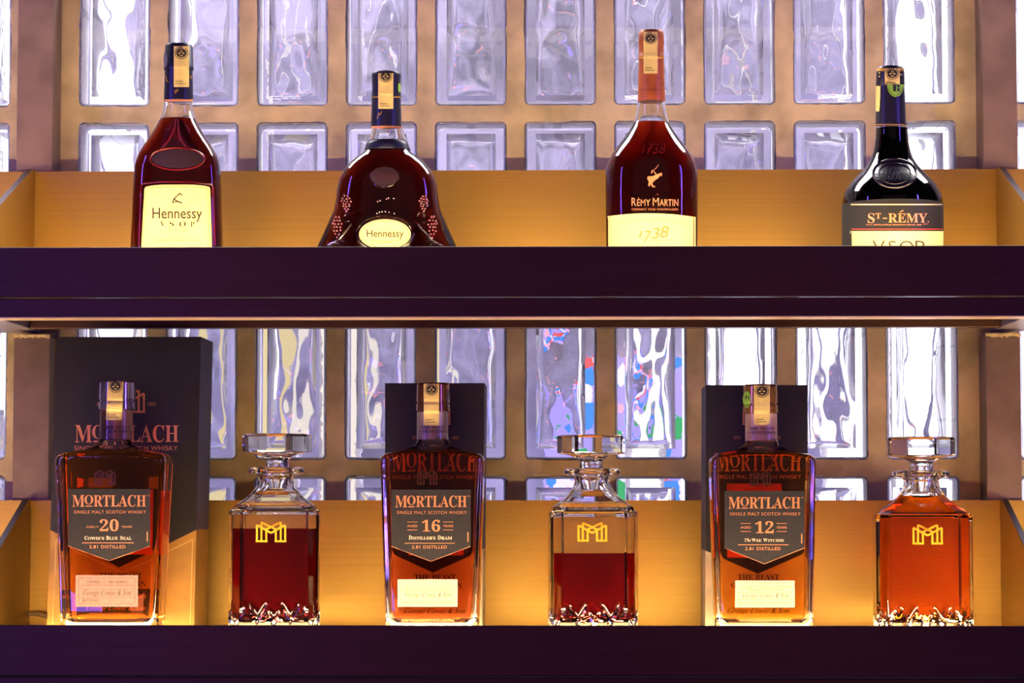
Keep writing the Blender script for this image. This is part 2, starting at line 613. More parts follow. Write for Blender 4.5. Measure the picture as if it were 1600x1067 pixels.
# ------------------------------------------------------------------ the two shelves
def shelf(zt, label, wiring):
    root = thing('wall_shelf', (0, YL, zt), label, 'shelf', 'back bar shelves')
    k = lambda py: at(800, py, YL).z - Z_U + zt             # heights measured on the upper shelf
    z_lip = k(463)
    z_rim = k(493.5)
    mb = MB()
    mb.box(XA, XB, YL, YL + .006, z_lip, zt)
    build('front_lip', mb, M_LIP, root, root, bevel=.0006)
    mb = MB()
    mb.box(XA, XB, YL + .004, YL + .040, z_rim, z_lip - .0012)
    build('lower_rim', mb, M_RIM, root, root, bevel=.0006)
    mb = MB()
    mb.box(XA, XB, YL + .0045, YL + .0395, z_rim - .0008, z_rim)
    build('lit_rim_sheet', mb, M_RIMLIT, root, root)  # thin sheet that carries the painted light of the rim's underside
    mb = MB()
    mb.box(XA, XB, YL + .006, YP, zt - BOARD - .014, zt - BOARD)
    build('shelf_board', mb, M_LIP, root, root)
    # frame under the board: a rear rail and a wide rail at each divider
    z_r = at(800, 512, YP - .02).z - Z_U + zt
    mb = MB()
    mb.box(XD0 + .001, XD1 - .001, YP - .022, YP - .004, z_r, zt - BOARD - .0145)
    build('rear_rail', mb, M_RAIL, root, root, bevel=.0005)
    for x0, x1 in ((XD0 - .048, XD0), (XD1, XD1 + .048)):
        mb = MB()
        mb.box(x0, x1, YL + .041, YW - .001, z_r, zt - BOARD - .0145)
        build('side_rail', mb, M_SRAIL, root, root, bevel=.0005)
    # brass panels and the sloping dividers between the bays
    zp = at(800, 266, YP).z - Z_U + zt
    mb = MB()
    mb.box(XA, XB, YP, YP + .003, zt - BOARD, zp)
    build('back_panel', mb, M_BRASS, root, root)
    for x0, x1 in ((XD0 - .0065, XD0), (XD1, XD1 + .0065)):
        mb = MB()
        pts = [(YP - .0005, zt - BOARD), (YP - .0005, zp + .001), (YP - .012, zp + .001), (YL + .008, zt - .001), (YL + .008, zt - BOARD)]
        v = [(x0, y, z) for y, z in pts] + [(x1, y, z) for y, z in pts]
        n = len(pts)
        mb.add(v, [tuple(range(n)), tuple(range(n, 2 * n))[::-1]] + [(i, i + n, (i + 1) % n + n, (i + 1) % n) for i in range(n)], 0)
        mb.m[-n:] = [1] * n
        build('divider', mb, [M_BRASS, M_RIM], root, root, bevel=.0004)
    # warm light strip lying behind the lip, one length per bay
    for x0, x1 in ((XA, XD0 - .012), (XD0 + .006, XD1 - .006), (XD1 + .012, XB)):
        mb = MB()
        mb.box(x0, x1, YL + .012, YL + .018, zt - .0150, zt - .0105)
        s = build('light_strip', mb, M_LED, root, root)
        s['label'] = 'glowing warm light strip'
        mb = MB()
        mb.box(x0, x1, 2.481, 2.486, zt - .0178, zt - .0150)
        s = build('light_strip', mb, M_LEDB, root, root)
        s['label'] = 'glowing warm light strip'
    return root, zp, z_r

shelf_u, zp_u, zr_u = shelf(Z_U, 'upper dark metal shelf with brass back panel, carrying four cognac bottles', False)
shelf_l, zp_l, zr_l = shelf(Z_L, 'lower dark metal shelf with brass back panel, carrying decanters and boxed whisky', True)
ZS_U, ZS_L = Z_U - BOARD, Z_L - BOARD

# loose wire at the left end of the lower shelf
mb = MB()
def wp(px, py, y): return at(px, py, y)
mb.tube([wp(37, 975, YP - .004), wp(37, 965, YP - .004), wp(40, 961, YP - .006), wp(52, 960, YP - .012), wp(64, 962, YP - .02), wp(76, 966, YP - .022), wp(92, 974, YP - .022)], .0011)
mb.tube([wp(36, 963, YP - .007), wp(46, 958, YP - .010), wp(56, 957, YP - .014), wp(70, 960, YP - .02), wp(92, 965, YP - .022)], .0011)
wire = build('power_wire', mb, mat('pale_wire', '#d8b890', .4), smooth=60)
tag(wire, 'thin loose wire bending over the lower shelf beside the tall box', 'wire')

# ------------------------------------------------------------------ the room behind the blocks
M_REAR = mat('lilac_plaster', '#79748c', .9, 0, .5, 5)
mb = MB(); mb.box(-3, 3, 3.9, 4.0, -.2, 3.2)
structure(build('wall_rear', mb, M_REAR), 'lilac wall of the room seen through the glass blocks')
mb = MB(); mb.box(-3, 3, 2.76, 4.0, 3.0, 3.1)
structure(build('ceiling', mb, mat('rear_ceiling', '#6e6478', .9)))

def panel(px0, px1, py0, py1, Y, color, s, label):
    p, q = at(px0, py1, Y), at(px1, py0, Y)
    root = thing('light_panel', ((p.x + q.x) / 2, Y, p.z), label, 'light', 'lights in the room behind the glass')
    mb = MB(); mb.box(p.x, q.x, Y, Y + .004, p.z, q.z)
    build('diffuser', mb, emit('panel_glow', color, s), root, root)
    mb = MB(); mb.box(p.x - .006, q.x + .006, Y + .0045, Y + .03, p.z - .006, q.z + .006)
    build('housing', mb, M_LINING, root, root)
    mb = MB(); mb.tube([(root.location.x, Y + .017, q.z + .006), (root.location.x, Y + .017, 3.002)], .004)
    build('hanger', mb, M_LINING, root, root)
panel(60, 252, -120, 640, 3.15, (.84, .82, 1), 2.0, 'tall white light panel glowing through the glass blocks behind the left bottle')
panel(-130, 6, -120, 1000, 3.15, (.9, .88, 1), 3.2, 'white light panel glowing through the blocks beyond the left post')
panel(1400, 1500, -120, 1000, 3.15, (.86, .86, 1), 2.2, 'tall white light panel glowing through the rightmost full column of blocks')
panel(1600, 1720, -120, 1000, 3.15, (.9, .88, 1), 3.2, 'white light panel glowing through the blocks beyond the right post')
panel(1110, 1250, 480, 850, 3.35, (.95, .9, 1), 2.0, 'white light panel glowing behind the black carton of the third whisky')
panel(1290, 1345, 430, 800, 3.45, (.92, .9, 1), 1.6, 'narrow white light panel seen in the blocks right of the third whisky')
panel(380, 462, 440, 800, 3.45, (1, .79, .44), .55, 'cream light panel glowing above the left decanter')
panel(505, 560, 440, 800, 3.5, (1, .88, .8), .6, 'pale light panel seen in the blocks left of the middle whisky box')
panel(985, 1030, 440, 800, 3.5, (.98, .92, 1), 1.0, 'slim white light panel seen above and right of the middle decanter')
# a many-coloured board, blurred by the glass
m = bpy.data.materials.new('coloured_board')
m.use_nodes = True
nt = m.node_tree
tc = nt.nodes.new('ShaderNodeTexCoord')
vo = nt.nodes.new('ShaderNodeTexVoronoi'); vo.inputs['Scale'].default_value = 34
cr = nt.nodes.new('ShaderNodeValToRGB'); cr.color_ramp.interpolation = 'CONSTANT'
sp = nt.nodes.new('ShaderNodeSeparateColor')
els = cr.color_ramp.elements
for pos, c in ((0, '#9a8fe0'), (.3, '#2f9a52'), (.42, '#d0cfea'), (.55, '#d2504e'), (.66, '#9a8fe0'), (.8, '#3a7fc8'), (.9, '#e8a0a8')):
    e = els[0] if pos == 0 else els.new(pos)
    e.position = pos; e.color = lin(c)
nt.links.new(tc.outputs['Object'], vo.inputs['Vector'])
nt.links.new(vo.outputs['Color'], sp.inputs[0])
nt.links.new(sp.outputs[0], cr.inputs[0])
nt.links.new(cr.outputs[0], nt.nodes['Principled BSDF'].inputs['Base Color'])
p, q = at(850, 800, 3.87), at(1075, 560, 3.87)
mb = MB(); mb.box(p.x, q.x, 3.87, 3.901, p.z, q.z)
o = build('coloured_board', mb, m)
tag(o, 'many-coloured board blurred behind the glass blocks above the middle decanter', 'board')

# ------------------------------------------------------------------ bottles
def mono(xs, ys):
    """monotone cubic through the points"""
    n = len(xs)
    d = [(ys[i + 1] - ys[i]) / (xs[i + 1] - xs[i]) for i in range(n - 1)]
    m_ = [d[0]] + [0 if d[i - 1] * d[i] <= 0 else 2 * d[i - 1] * d[i] / (d[i - 1] + d[i]) for i in range(1, n - 1)] + [d[-1]]
    def f(x):
        if x <= xs[0]: return ys[0]
        if x >= xs[-1]: return ys[-1]
        i = max(j for j in range(n - 1) if xs[j] <= x)
        h = xs[i + 1] - xs[i]
        t = (x - xs[i]) / h
        return (ys[i] * (1 + 2 * t) * (1 - t) ** 2 + m_[i] * h * t * (1 - t) ** 2 + ys[i + 1] * t * t * (3 - 2 * t) + m_[i + 1] * h * t * t * (t - 1))
    return f

class Shape:
    """body of a bottle: rows (py, xl, xr, depth ratio, squareness)"""
    def __init__(s, rows, base, Y=YB, bottom_in=.0035, ang=0.0):
        s.Y = Y
        zs, a, rat, sq, cx = [], [], [], [], []
        for py, xl, xr, dr, n in rows:
            p, q = at(xl, py, Y), at(xr, py, Y)
            zs.append((p.z + q.z) / 2); a.append((q.x - p.x) / 2); cx.append((p.x + q.x) / 2)
            rat.append(dr); sq.append(n)
        k = len(cx)
        s.x = sum(cx) / k
        order = sorted(range(k), key=lambda i: zs[i])
        zs = [zs[i] for i in order]; a = [a[i] for i in order]; rat = [rat[i] for i in order]; sq = [sq[i] for i in order]
        if base < zs[0] - .004:
            sl = (a[0] - a[1]) / (zs[1] - zs[0])
            a0 = a[0] + max(-.1, min(.4, sl)) * (zs[0] - base) * .5
            zs = [base, base + .0015, base + .005] + zs
            a = [a0 - bottom_in, a0 - bottom_in * .35, a0] + a
            rat = [rat[0]] * 3 + rat; sq = [sq[0]] * 3 + sq
        s.zs, s.fa, s.fr, s.fn = zs, mono(zs, a), mono(zs, rat), mono(zs, sq)
        s.base, s.top = zs[0], zs[-1]
        s.ang = ang
    def radius(s, t, a, b, n):
        return (abs(math.cos(t) / a) ** n + abs(math.sin(t) / b) ** n) ** (-1 / n)
    def ring(s, z, inset=0.0, N=96, insy=None):
        a, n = s.fa(z), s.fn(z)
        b = a * s.fr(z)
        a, b = a - inset, b - (inset if insy is None else insy)
        out = []
        for k in range(N):
            t = 2 * math.pi * k / N
            # more points where the outline turns sharply
            r = s.radius(t, a, b, n)
            x, y = r * math.cos(t), r * math.sin(t)
            c, sn = math.cos(s.ang), math.sin(s.ang)
            out.append((s.x + x * c - y * sn, s.Y + x * sn + y * c, z))
        return out
    def levels(s, z0, z1, step=.004):
        n = max(2, int((z1 - z0) / step))
        ls = [z0 + (z1 - z0) * i / n for i in range(n + 1)]
        ls += [z for z in s.zs if z0 < z < z1]
        ls = sorted(ls)
        out = [ls[0]]
        for z in ls[1:]:
            if z - out[-1] > .0004: out.append(z)
        return out
    def front(s, X, Z, off=.0003):
        Z = min(max(Z, s.base), s.top)
        a, n = s.fa(Z), s.fn(Z)
        b = a * s.fr(Z)
        u = min(.995, abs(X - s.x) / a)
        y = -b * (1 - u ** n) ** (1 / n)
        return s.Y + y - off + math.tan(s.ang) * (X - s.x)
    def face(s, off=.0003):
        """photo pixel -> point on the front of the bottle"""
        def fn(px, py):
            y = s.Y - s.fa(at(px, py, s.Y).z) * s.fr(at(px, py, s.Y).z) * .9
            for _ in range(3):
                p = at(px, py, y)
                y = s.front(p.x, p.z, off)
            p = at(px, py, y)
            return (p.x, y, p.z)
        return fn

def lathe_rows(rows, Y, x=None, steps=None):
    """rows (py, xl, xr) -> list of (z, r), centre x"""
    zr, cx = [], []
    for py, xl, xr in rows:
        p, q = at(xl, py, Y), at(xr, py, Y)
        zr.append(((p.z + q.z) / 2, (q.x - p.x) / 2)); cx.append((p.x + q.x) / 2)
    return zr, sum(cx) / len(cx)

def lathe(mb, zr, x, Y, N=40, mi=0):
    zr = sorted(zr)
    mb.loft([[(x + r * math.cos(2 * math.pi * k / N), Y + r * math.sin(2 * math.pi * k / N), z) for k in range(N)] for z, r in zr], mi=mi)

def cyl_face(x, Y, rfun, off=.0004):
    def fn(px, py):
        y = Y - .01
        for _ in range(3):
            p = at(px, py, y)
            r = rfun(p.z) + off
            u = max(-.98, min(.98, (p.x - x) / r))
            y = Y - r * math.sqrt(1 - u * u)
        p = at(px, py, y)
        return (p.x, y, p.z)
    return fn

def vessel(root, shp, level_py, lmat, gmat, wall=.003, floor=.008, wally=None, N=96, lname='spirit', disp=None, base_in=None):
    """glass body with a cavity, and the spirit filling the cavity up to its level"""
    wy = wall if wally is None else wally
    zl = at(0, level_py, shp.Y).z
    zf = shp.base + floor
    top = shp.top
    ins = lambda z: wall * min(1, max(.45, shp.fa(z) / .03))
    insy = lambda z: wy * min(1, max(.45, shp.fa(z) / .03))
    mb = MB()
    outer = [shp.ring(z, 0, N) for z in shp.levels(shp.base, top, .004 if not disp else .0022)]
    if disp:
        outer = [[disp(p) for p in r] for r in outer]
    mb.loft(outer, True, False)
    inner = [shp.ring(z, ins(z), N, insy(z)) for z in shp.levels(zl, top)]
    mb.loft(inner, False, False, flip=True)
    o, i = outer[-1], inner[-1]
    mb.add(o + i, [(k, (k + 1) % N, N + (k + 1) % N, N + k) for k in range(N)])
    g = build('glass_body', mb, gmat, root, root, smooth=28, weld=True)
    mb = MB()
    lv = shp.levels(zf, zl)
    rings = []
    for z in lv:
        e = min(1, (z - zf) / .006)
        rr = shp.ring(z, ins(z) + .004 * (1 - math.sqrt(1 - (1 - e) ** 2)), N, insy(z) + .004 * (1 - math.sqrt(1 - (1 - e) ** 2)))
        rings.append(rr)
    mb.loft(rings, True, True)
    io = [.907] * (len(mb.f) - 1) + [1.36]
    l = build(lname, mb, lmat, root, root, smooth=40, attr=io)
    return g, l

def stamp(root, fn, x0, x1, y0, y1, cy_=None, parent=None, tilt=0):
    """yellow duty stamp with its mask emblem and small lines"""
    pr = Print(fn)
    n = 14
    rows = []
    for i in range(n + 1):
        t = i / n
        rows.append((y0 + (y1 - y0) * t, x0 + tilt * t, x1 + tilt * t))
    pr.patch(rows, 6)
    st = pr.build('duty_stamp', M_STAMP, root, root)
    w = x1 - x0
    cx = (x0 + x1) / 2
    cy_ = y0 + w * .45 if cy_ is None else cy_
    fn2 = lambda a, b: tuple(Vector(fn(a, b)) + Vector((0, -.00025, 0)))
    fn3 = lambda a, b: tuple(Vector(fn(a, b)) + Vector((0, -.00045, 0)))
    e = Print(fn2)
    e.disc(cx, cy_, w * .33, w * .29)
    for k in range(17):
        a = math.radians(-70 + 320 * k / 16 + 90 + 55)
        e.line((cx + w * .36 * math.cos(a), cy_ - w * .33 * math.sin(a)), (cx + w * .45 * math.cos(a + .25), cy_ - w * .42 * math.sin(a + .25)), w * .05)
    e.build('stamp_emblem', M_BLACK, st, root)
    e = Print(fn2)
    for k in range(2):
        yy = y1 - (y1 - y0) * (.14 - .06 * k)
        for q in range(6 if not k else 8):
            e.line((x0 + w * (.12 + .085 * q) + tilt * .9, yy), (x0 + w * (.17 + .085 * q) + tilt * .9, yy), 1.5)
    e.build('stamp_text', M_BLACK, st, root)
    y = Print(fn3)
    y.disc(cx - w * .13, cy_ + w * .02, w * .075, w * .045, 10)
    y.disc(cx + w * .13, cy_ + w * .02, w * .075, w * .045, 10)
    y.line((cx - w * .10, cy_ + w * .17), (cx + w * .10, cy_ + w * .17), w * .05)
    y.path([(cx, cy_ - w * .20), (cx + w * .07, cy_ - w * .12), (cx, cy_ - w * .04), (cx - w * .07, cy_ - w * .12), (cx, cy_ - w * .20)], w * .02)
    y.build('stamp_eyes', M_STAMP, st, root)
    return st

LQ_COGNAC = liquid('cognac_deep_red', (.05, .0015, .003))
LQ_1738 = liquid('cognac_russet', (.09, .003, .003))
LQ_XO = liquid('cognac_darkest', (.03, .001, .002))
LQ_BRANDY = liquid('brandy_nearly_black', (.004, .0005, .001), .018)
LQ_W20 = liquid('whisky_amber', (.98, .40, .04))
LQ_W16 = liquid('whisky_mahogany', (.76, .17, .03))
LQ_W12 = liquid('whisky_orange', (.98, .43, .04))
LQ_D1 = liquid('decanted_ruby', (.34, .02, .015))
LQ_D2 = liquid('decanted_russet', (.36, .02, .015))
LQ_D3 = liquid('decanted_orange', (.92, .36, .03))

def cap_part(root, name, rows, Y, m, N=40, smooth=35):
    zr, x = lathe_rows(rows, Y)
    mb = MB()
    lathe(mb, zr, x, Y, N)
    o = build(name, mb, m, root, root, smooth=smooth)
    zr = sorted(zr)
    zz = [z for z, r in zr]
    def rf(z):
        if z <= zz[0]: return zr[0][1]
        for (z0, r0), (z1, r1) in zip(zr, zr[1:]):
            if z0 <= z <= z1: return r0 + (r1 - r0) * (z - z0) / max(1e-9, z1 - z0)
        return zr[-1][1]
    return o, x, rf

# ---- first bottle of the upper shelf: cream label, navy capsule
def bottle_vsop():
    rows = [(161, 257, 301, 1, 2), (172, 256, 303, 1, 2), (187, 251, 308, 1, 2.05), (200, 244, 314, .92, 2.2), (213, 236, 321, .8, 2.4),
            (228, 225, 330, .68, 2.7), (245, 215, 338, .60, 3), (262, 210, 342.5, .56, 3.2), (290, 208.5, 344, .55, 3.3), (335, 207, 345, .55, 3.3), (384, 205, 347, .55, 3.3)]
    s = Shape(rows, ZS_U)
    root = thing('cognac_bottle', (s.x, YB, ZS_U), 'cognac bottle with large cream label, leftmost on the upper shelf', 'bottle', 'bottles on the upper shelf')
    vessel(root, s, 188, LQ_COGNAC, M_GLASS)
    c, cx, rf = cap_part(root, 'capsule', [(158, 256.5, 302), (155, 256.5, 302), (110, 257.5, 301), (109, 256, 302.5), (104, 256, 302.5), (103, 256.5, 302), (73, 258, 301), (70, 260, 299)], YB, M_NAVY)
    f = cyl_face(cx, YB, rf)
    Print(f).patch([(155.2, 257, 301.6), (158.6, 257, 301.6)], 16).build('copper_band', M_COPPER, root, root)
    stamp(root, f, 271.5, 295.5, 72, 136)
    pr = Print(f); pr.path([(259, 118), (261, 127), (264, 128)], 1); pr.path([(273, 140), (274, 146), (277, 139), (278, 143)], 1); pr.path([(297, 119), (299, 123), (299, 118)], 1)
    pr.build('capsule_print', M_GOLD, c, root)
    pr = Print(f); pr.disc(258.5, 93, 3, 13); pr.build('round_sticker', M_CARDSIDE, root, root)
    # oval pressed medallion
    ff = s.face(.0006)
    pr = Print(ff); pr.patch([(248 - 15 * math.cos(math.pi * i / 12), 277 - 40 * math.sin(math.pi * i / 12) - .01, 277 + 40 * math.sin(math.pi * i / 12) + .01) for i in range(13)], 8)
    md = pr.build('medallion', M_DARKMED, root, root)
    fg = s.face(.0004)
    mb = MB()
    mb.tube([Vector(fg(277 + 42.5 * math.cos(2 * math.pi * i / 40), 248 + 17 * math.sin(2 * math.pi * i / 40))) for i in range(41)], .0011, 6)
    build('medallion_rim', mb, M_DARKRED, md, root, smooth=60)
    # embossed letters of the shoulder, raised bead round the label
    mb = MB()
    mb.tube([Vector(s.face(.0002)(*p)) for p in [(217, 384), (219, 330), (220.5, 291), (223, 287), (250, 284), (277, 284), (305, 285), (330, 288), (332.5, 292), (334, 330), (335.5, 384)]], .0009, 6)
    build('label_bead', mb, M_DARKRED, root, root, smooth=60)
    f1, f2, f3 = s.face(.0004), s.face(.0008), s.face(.0011)
    lab = Print(f1)
    def top(x): return 288.5 + 4 * ((x - 277) / 54) ** 2
    rws = [(top(277) + 4, 226, 328.5)]
    n = 14
    vs = []
    lab.patch([(288.5, 252, 302), (290, 236, 318), (292, 227.5, 327), (295, 225.7, 328.4)] + [(295 + (412 - 295) * i / 16, 225.7 - 6.6 * i / 16, 328.4 + 3.7 * i / 16) for i in range(1, 17)], 14)
    lb = lab.build('label', M_CREAMLAB, root, root)
    e = Print(f2)
    e.path([(219.8, 405), (228.7, 297), (231, 294.2), (255, 291.8), (277, 291.2), (302, 292), (323, 294.5), (325.2, 297.5), (328.4, 405)], 1.1, 3)
    e.build('label_border', M_GILTEDGE, lb, root)
    t = Print(f2)
    t.text('Hennessy', 238, 316, 324.5, 347, bold=.012)
    t.text(serif('V'), 250, 258.5, 345.5, 354); t.text(serif('S'), 264.5, 272, 345.5, 354); t.text(serif('O'), 280, 290.5, 345.8, 354.3); t.text(serif('P'), 297.5, 304, 346, 354.5)
    for x in (261, 276, 293.5): t.disc(x, 350, .7, .7, 8)
    # arm with a battle axe
    t.path([(270, 316.5), (272, 310), (277, 306), (281, 302.5)], 1.8); t.path([(271, 310), (276, 314), (284, 317)], 2.2); t.path([(269, 316.6), (278, 315), (285, 317)], 1.4)
    t.path([(279, 302), (283, 302.5), (284, 306)], 1.6)
    t.build('lettering', M_INK, lb, root)
    t = Print(f2)
    t.text(script('Maison Fondee'), 260, 295, 319, 322.5); t.text('1 7 6 5', 264, 290, 323.2, 325)
    t.text(script('Privilege'), 260, 294, 355, 363.5); t.text('COGNAC', 262, 291, 366, 369.5, space=1.4)
    t.text('ARAK MENGANDUNGI 40% ALKOHOL', 241, 311, 373, 377)
    t.build('small_print', M_GILTEDGE, lb, root)
bottle_vsop()

# ---- second: flared decanter bottle
def bottle_xo():
    rows = [(199, 580, 628, 1, 2), (210, 578.5, 631, 1, 2), (222, 574.5, 636.5, .95, 2), (237, 570, 643, .85, 2.1), (246, 558, 655, .76, 2.2), (256, 547, 666, .68, 2.3), (267, 538, 674, .62, 2.4),
            (280, 531, 680, .58, 2.5), (295, 527.5, 683.5, .55, 2.5), (312, 525, 685, .54, 2.5), (328, 521, 687.5, .52, 2.5), (345, 513, 694, .50, 2.4), (360, 507, 701, .48, 2.4), (372, 502, 707, .47, 2.4), (384, 497, 713, .46, 2.4)]
    s = Shape(rows, ZS_U)
    root = thing('cognac_bottle', (s.x, YB, ZS_U), 'flared dark cognac bottle with grape relief and small oval label, on the upper shelf', 'bottle', 'bottles on the upper shelf')
    vessel(root, s, 223, LQ_XO, M_GLASS)
    c, cx, rf = cap_part(root, 'capsule', [(199, 580, 628), (196, 580, 628), (153, 581, 626.5), (152, 580, 627.5), (138, 581.5, 626), (120, 580, 626.5), (116, 580, 626), (113.5, 582, 624)], YB, M_NAVY)
    f = cyl_face(cx, YB, rf)
    Print(f).patch([(197, 580.5, 627.5), (200.5, 580.5, 627.5)], 16).build('copper_band', M_COPPER, root, root)
    pr = Print(f); pr.patch([(150.8, 581.5, 591), (152.4, 581.5, 591)], 6); pr.patch([(150.8, 615, 626), (152.4, 615, 626)], 6); pr.path([(589, 186), (592, 176), (594, 180), (597, 173)], .9); pr.build('capsule_print', M_GOLD, c, root)
    stamp(root, f, 591, 614.5, 114.5, 170, cy_=119)
    pr = Print(f); pr.disc(624, 137, 2.2, 7); pr.build('round_sticker', M_GREEN, root, root)
    # dark collar
    zs = [at(0, py, YB).z for py in (238, 236, 230, 225, 222.5)]
    mb = MB()
    mb.loft([s.ring(z, -.0006 if 0 < i < 4 else .0008) for i, z in enumerate(zs)])
    build('neck_collar', mb, M_NAVY, root, root, smooth=50)
    ff = s.face(.0006)
    pr = Print(ff); pr.patch([(275.5 - 15 * math.cos(math.pi * i / 12), 601 - 22 * math.sin(math.pi * i / 12) - .01, 601 + 22 * math.sin(math.pi * i / 12) + .01) for i in range(13)], 8)
    md = pr.build('medallion', M_DARKMED, root, root)
    t = Print(s.face(.0010)); t.text(serif('XO'), 590, 616, 268, 282); t.build('medallion_letters', mat('pressed_letters', '#3c181e', .3, .1), md, root)
    fg = s.face(.0003)
    mb = MB()
    mb.tube([Vector(fg(601 + 23 * math.cos(math.radians(-200 + 220 * i / 30)), 276 + 16 * math.sin(math.radians(200 - 220 * i / 30)))) for i in range(31)], .0008, 6)
    build('medallion_rim', mb, M_GLASS, md, root, smooth=60)
    # grapes, vine and leaves pressed into the glass
    random.seed(4)
    gm = None
    def berry(px, py, r):
        c_ = Vector(fg(px, py))
        rings = []
        for i in range(1, 5):
            ph = math.pi * i / 5
            rings.append([c_ + Vector((r * math.sin(ph) * math.cos(2 * math.pi * k / 8), r * .8 * math.sin(ph) * math.sin(2 * math.pi * k / 8), -r * math.cos(ph))) for k in range(8)])
        gm.loft(rings)
    for mir in (0, 1):
        gm = MB()
        g = (lambda x: x) if not mir else (lambda x: 1203 - x)
        for (cx_, cy_, w, h) in ((541, 318, 9, 12), (527, 355, 9, 16)):
            for r in range(7):
                y = cy_ - h + 2 * h * r / 6
                k = max(1, round((1 - abs(r / 6 - .35) * 1.15) * 4))
                for j in range(k):
                    berry(g(cx_ + (j - (k - 1) / 2) * 4.6 + random.uniform(-.7, .7)), y + random.uniform(-.8, .8), .0013)
        build('grape_relief', gm, M_DARKRED, root, root, smooth=60)
    for mir in (0, 1):
        vm = MB()
        g = (lambda x: x) if not mir else (lambda x: 1203 - x)
        for pts in ([(549, 351), (543, 359), (535, 367), (528, 375)], [(547, 345), (541, 347), (537, 346)], [(552, 338), (549, 333), (543, 333), (539, 338)], [(523, 378), (530, 374), (537, 378)], [(512, 384), (520, 379), (528, 381), (533, 385)]):
            vm.tube([Vector(fg(g(x), y)) for x, y in pts], .0008, 6)
        build('vine_relief', vm, M_GLASS, root, root, smooth=60)
    bm_ = MB()
    gm = bm_
    for x, y in [(589, 333.5), (593, 331.5), (597, 330.8), (602, 330.6), (608, 331.5), (616, 333.5), (590, 315), (594, 313.5), (604, 311), (607, 309.5), (615, 310)]:
        berry(x, y, .0007)
    build('crest_relief', bm_, mat('clear_bead', '#b8a0a0', .1), root, root, smooth=60)
    # oval label, half hidden by the lip
    f1, f2, f3 = s.face(.0005), s.face(.0009), s.face(.0012)
    mb = MB(); mb.tube([Vector(s.face(.0002)(601 + 45 * math.cos(2 * math.pi * i / 48), 366 + 27 * math.sin(2 * math.pi * i / 48))) for i in range(49)], .0009, 6)
    build('label_bead', mb, M_GLASS, root, root, smooth=60)
    lab = Print(f1); lab.patch([(366 - 23.5 * math.cos(math.pi * i / 20), 601.5 - 40.5 * math.sin(math.pi * i / 20) - .01, 601.5 + 40.5 * math.sin(math.pi * i / 20) + .01) for i in range(21)], 12)
    lb = lab.build('label', M_CREAMLAB, root, root)
    e = Print(f2); e.ring(601.5, 366, 37.5, 21, .9); e.text(serif('COGNAC'), 590, 612, 356.5, 358.6); e.text(serif('MAISON FONDEE 1765'), 578, 625, 376, 380, arc=-3); e.build('label_border', M_GILTEDGE, lb, root)
    t = Print(f2); t.text('Hennessy', 573, 631, 358.8, 374, bold=.010); t.build('lettering', M_INK, lb, root)
bottle_xo()

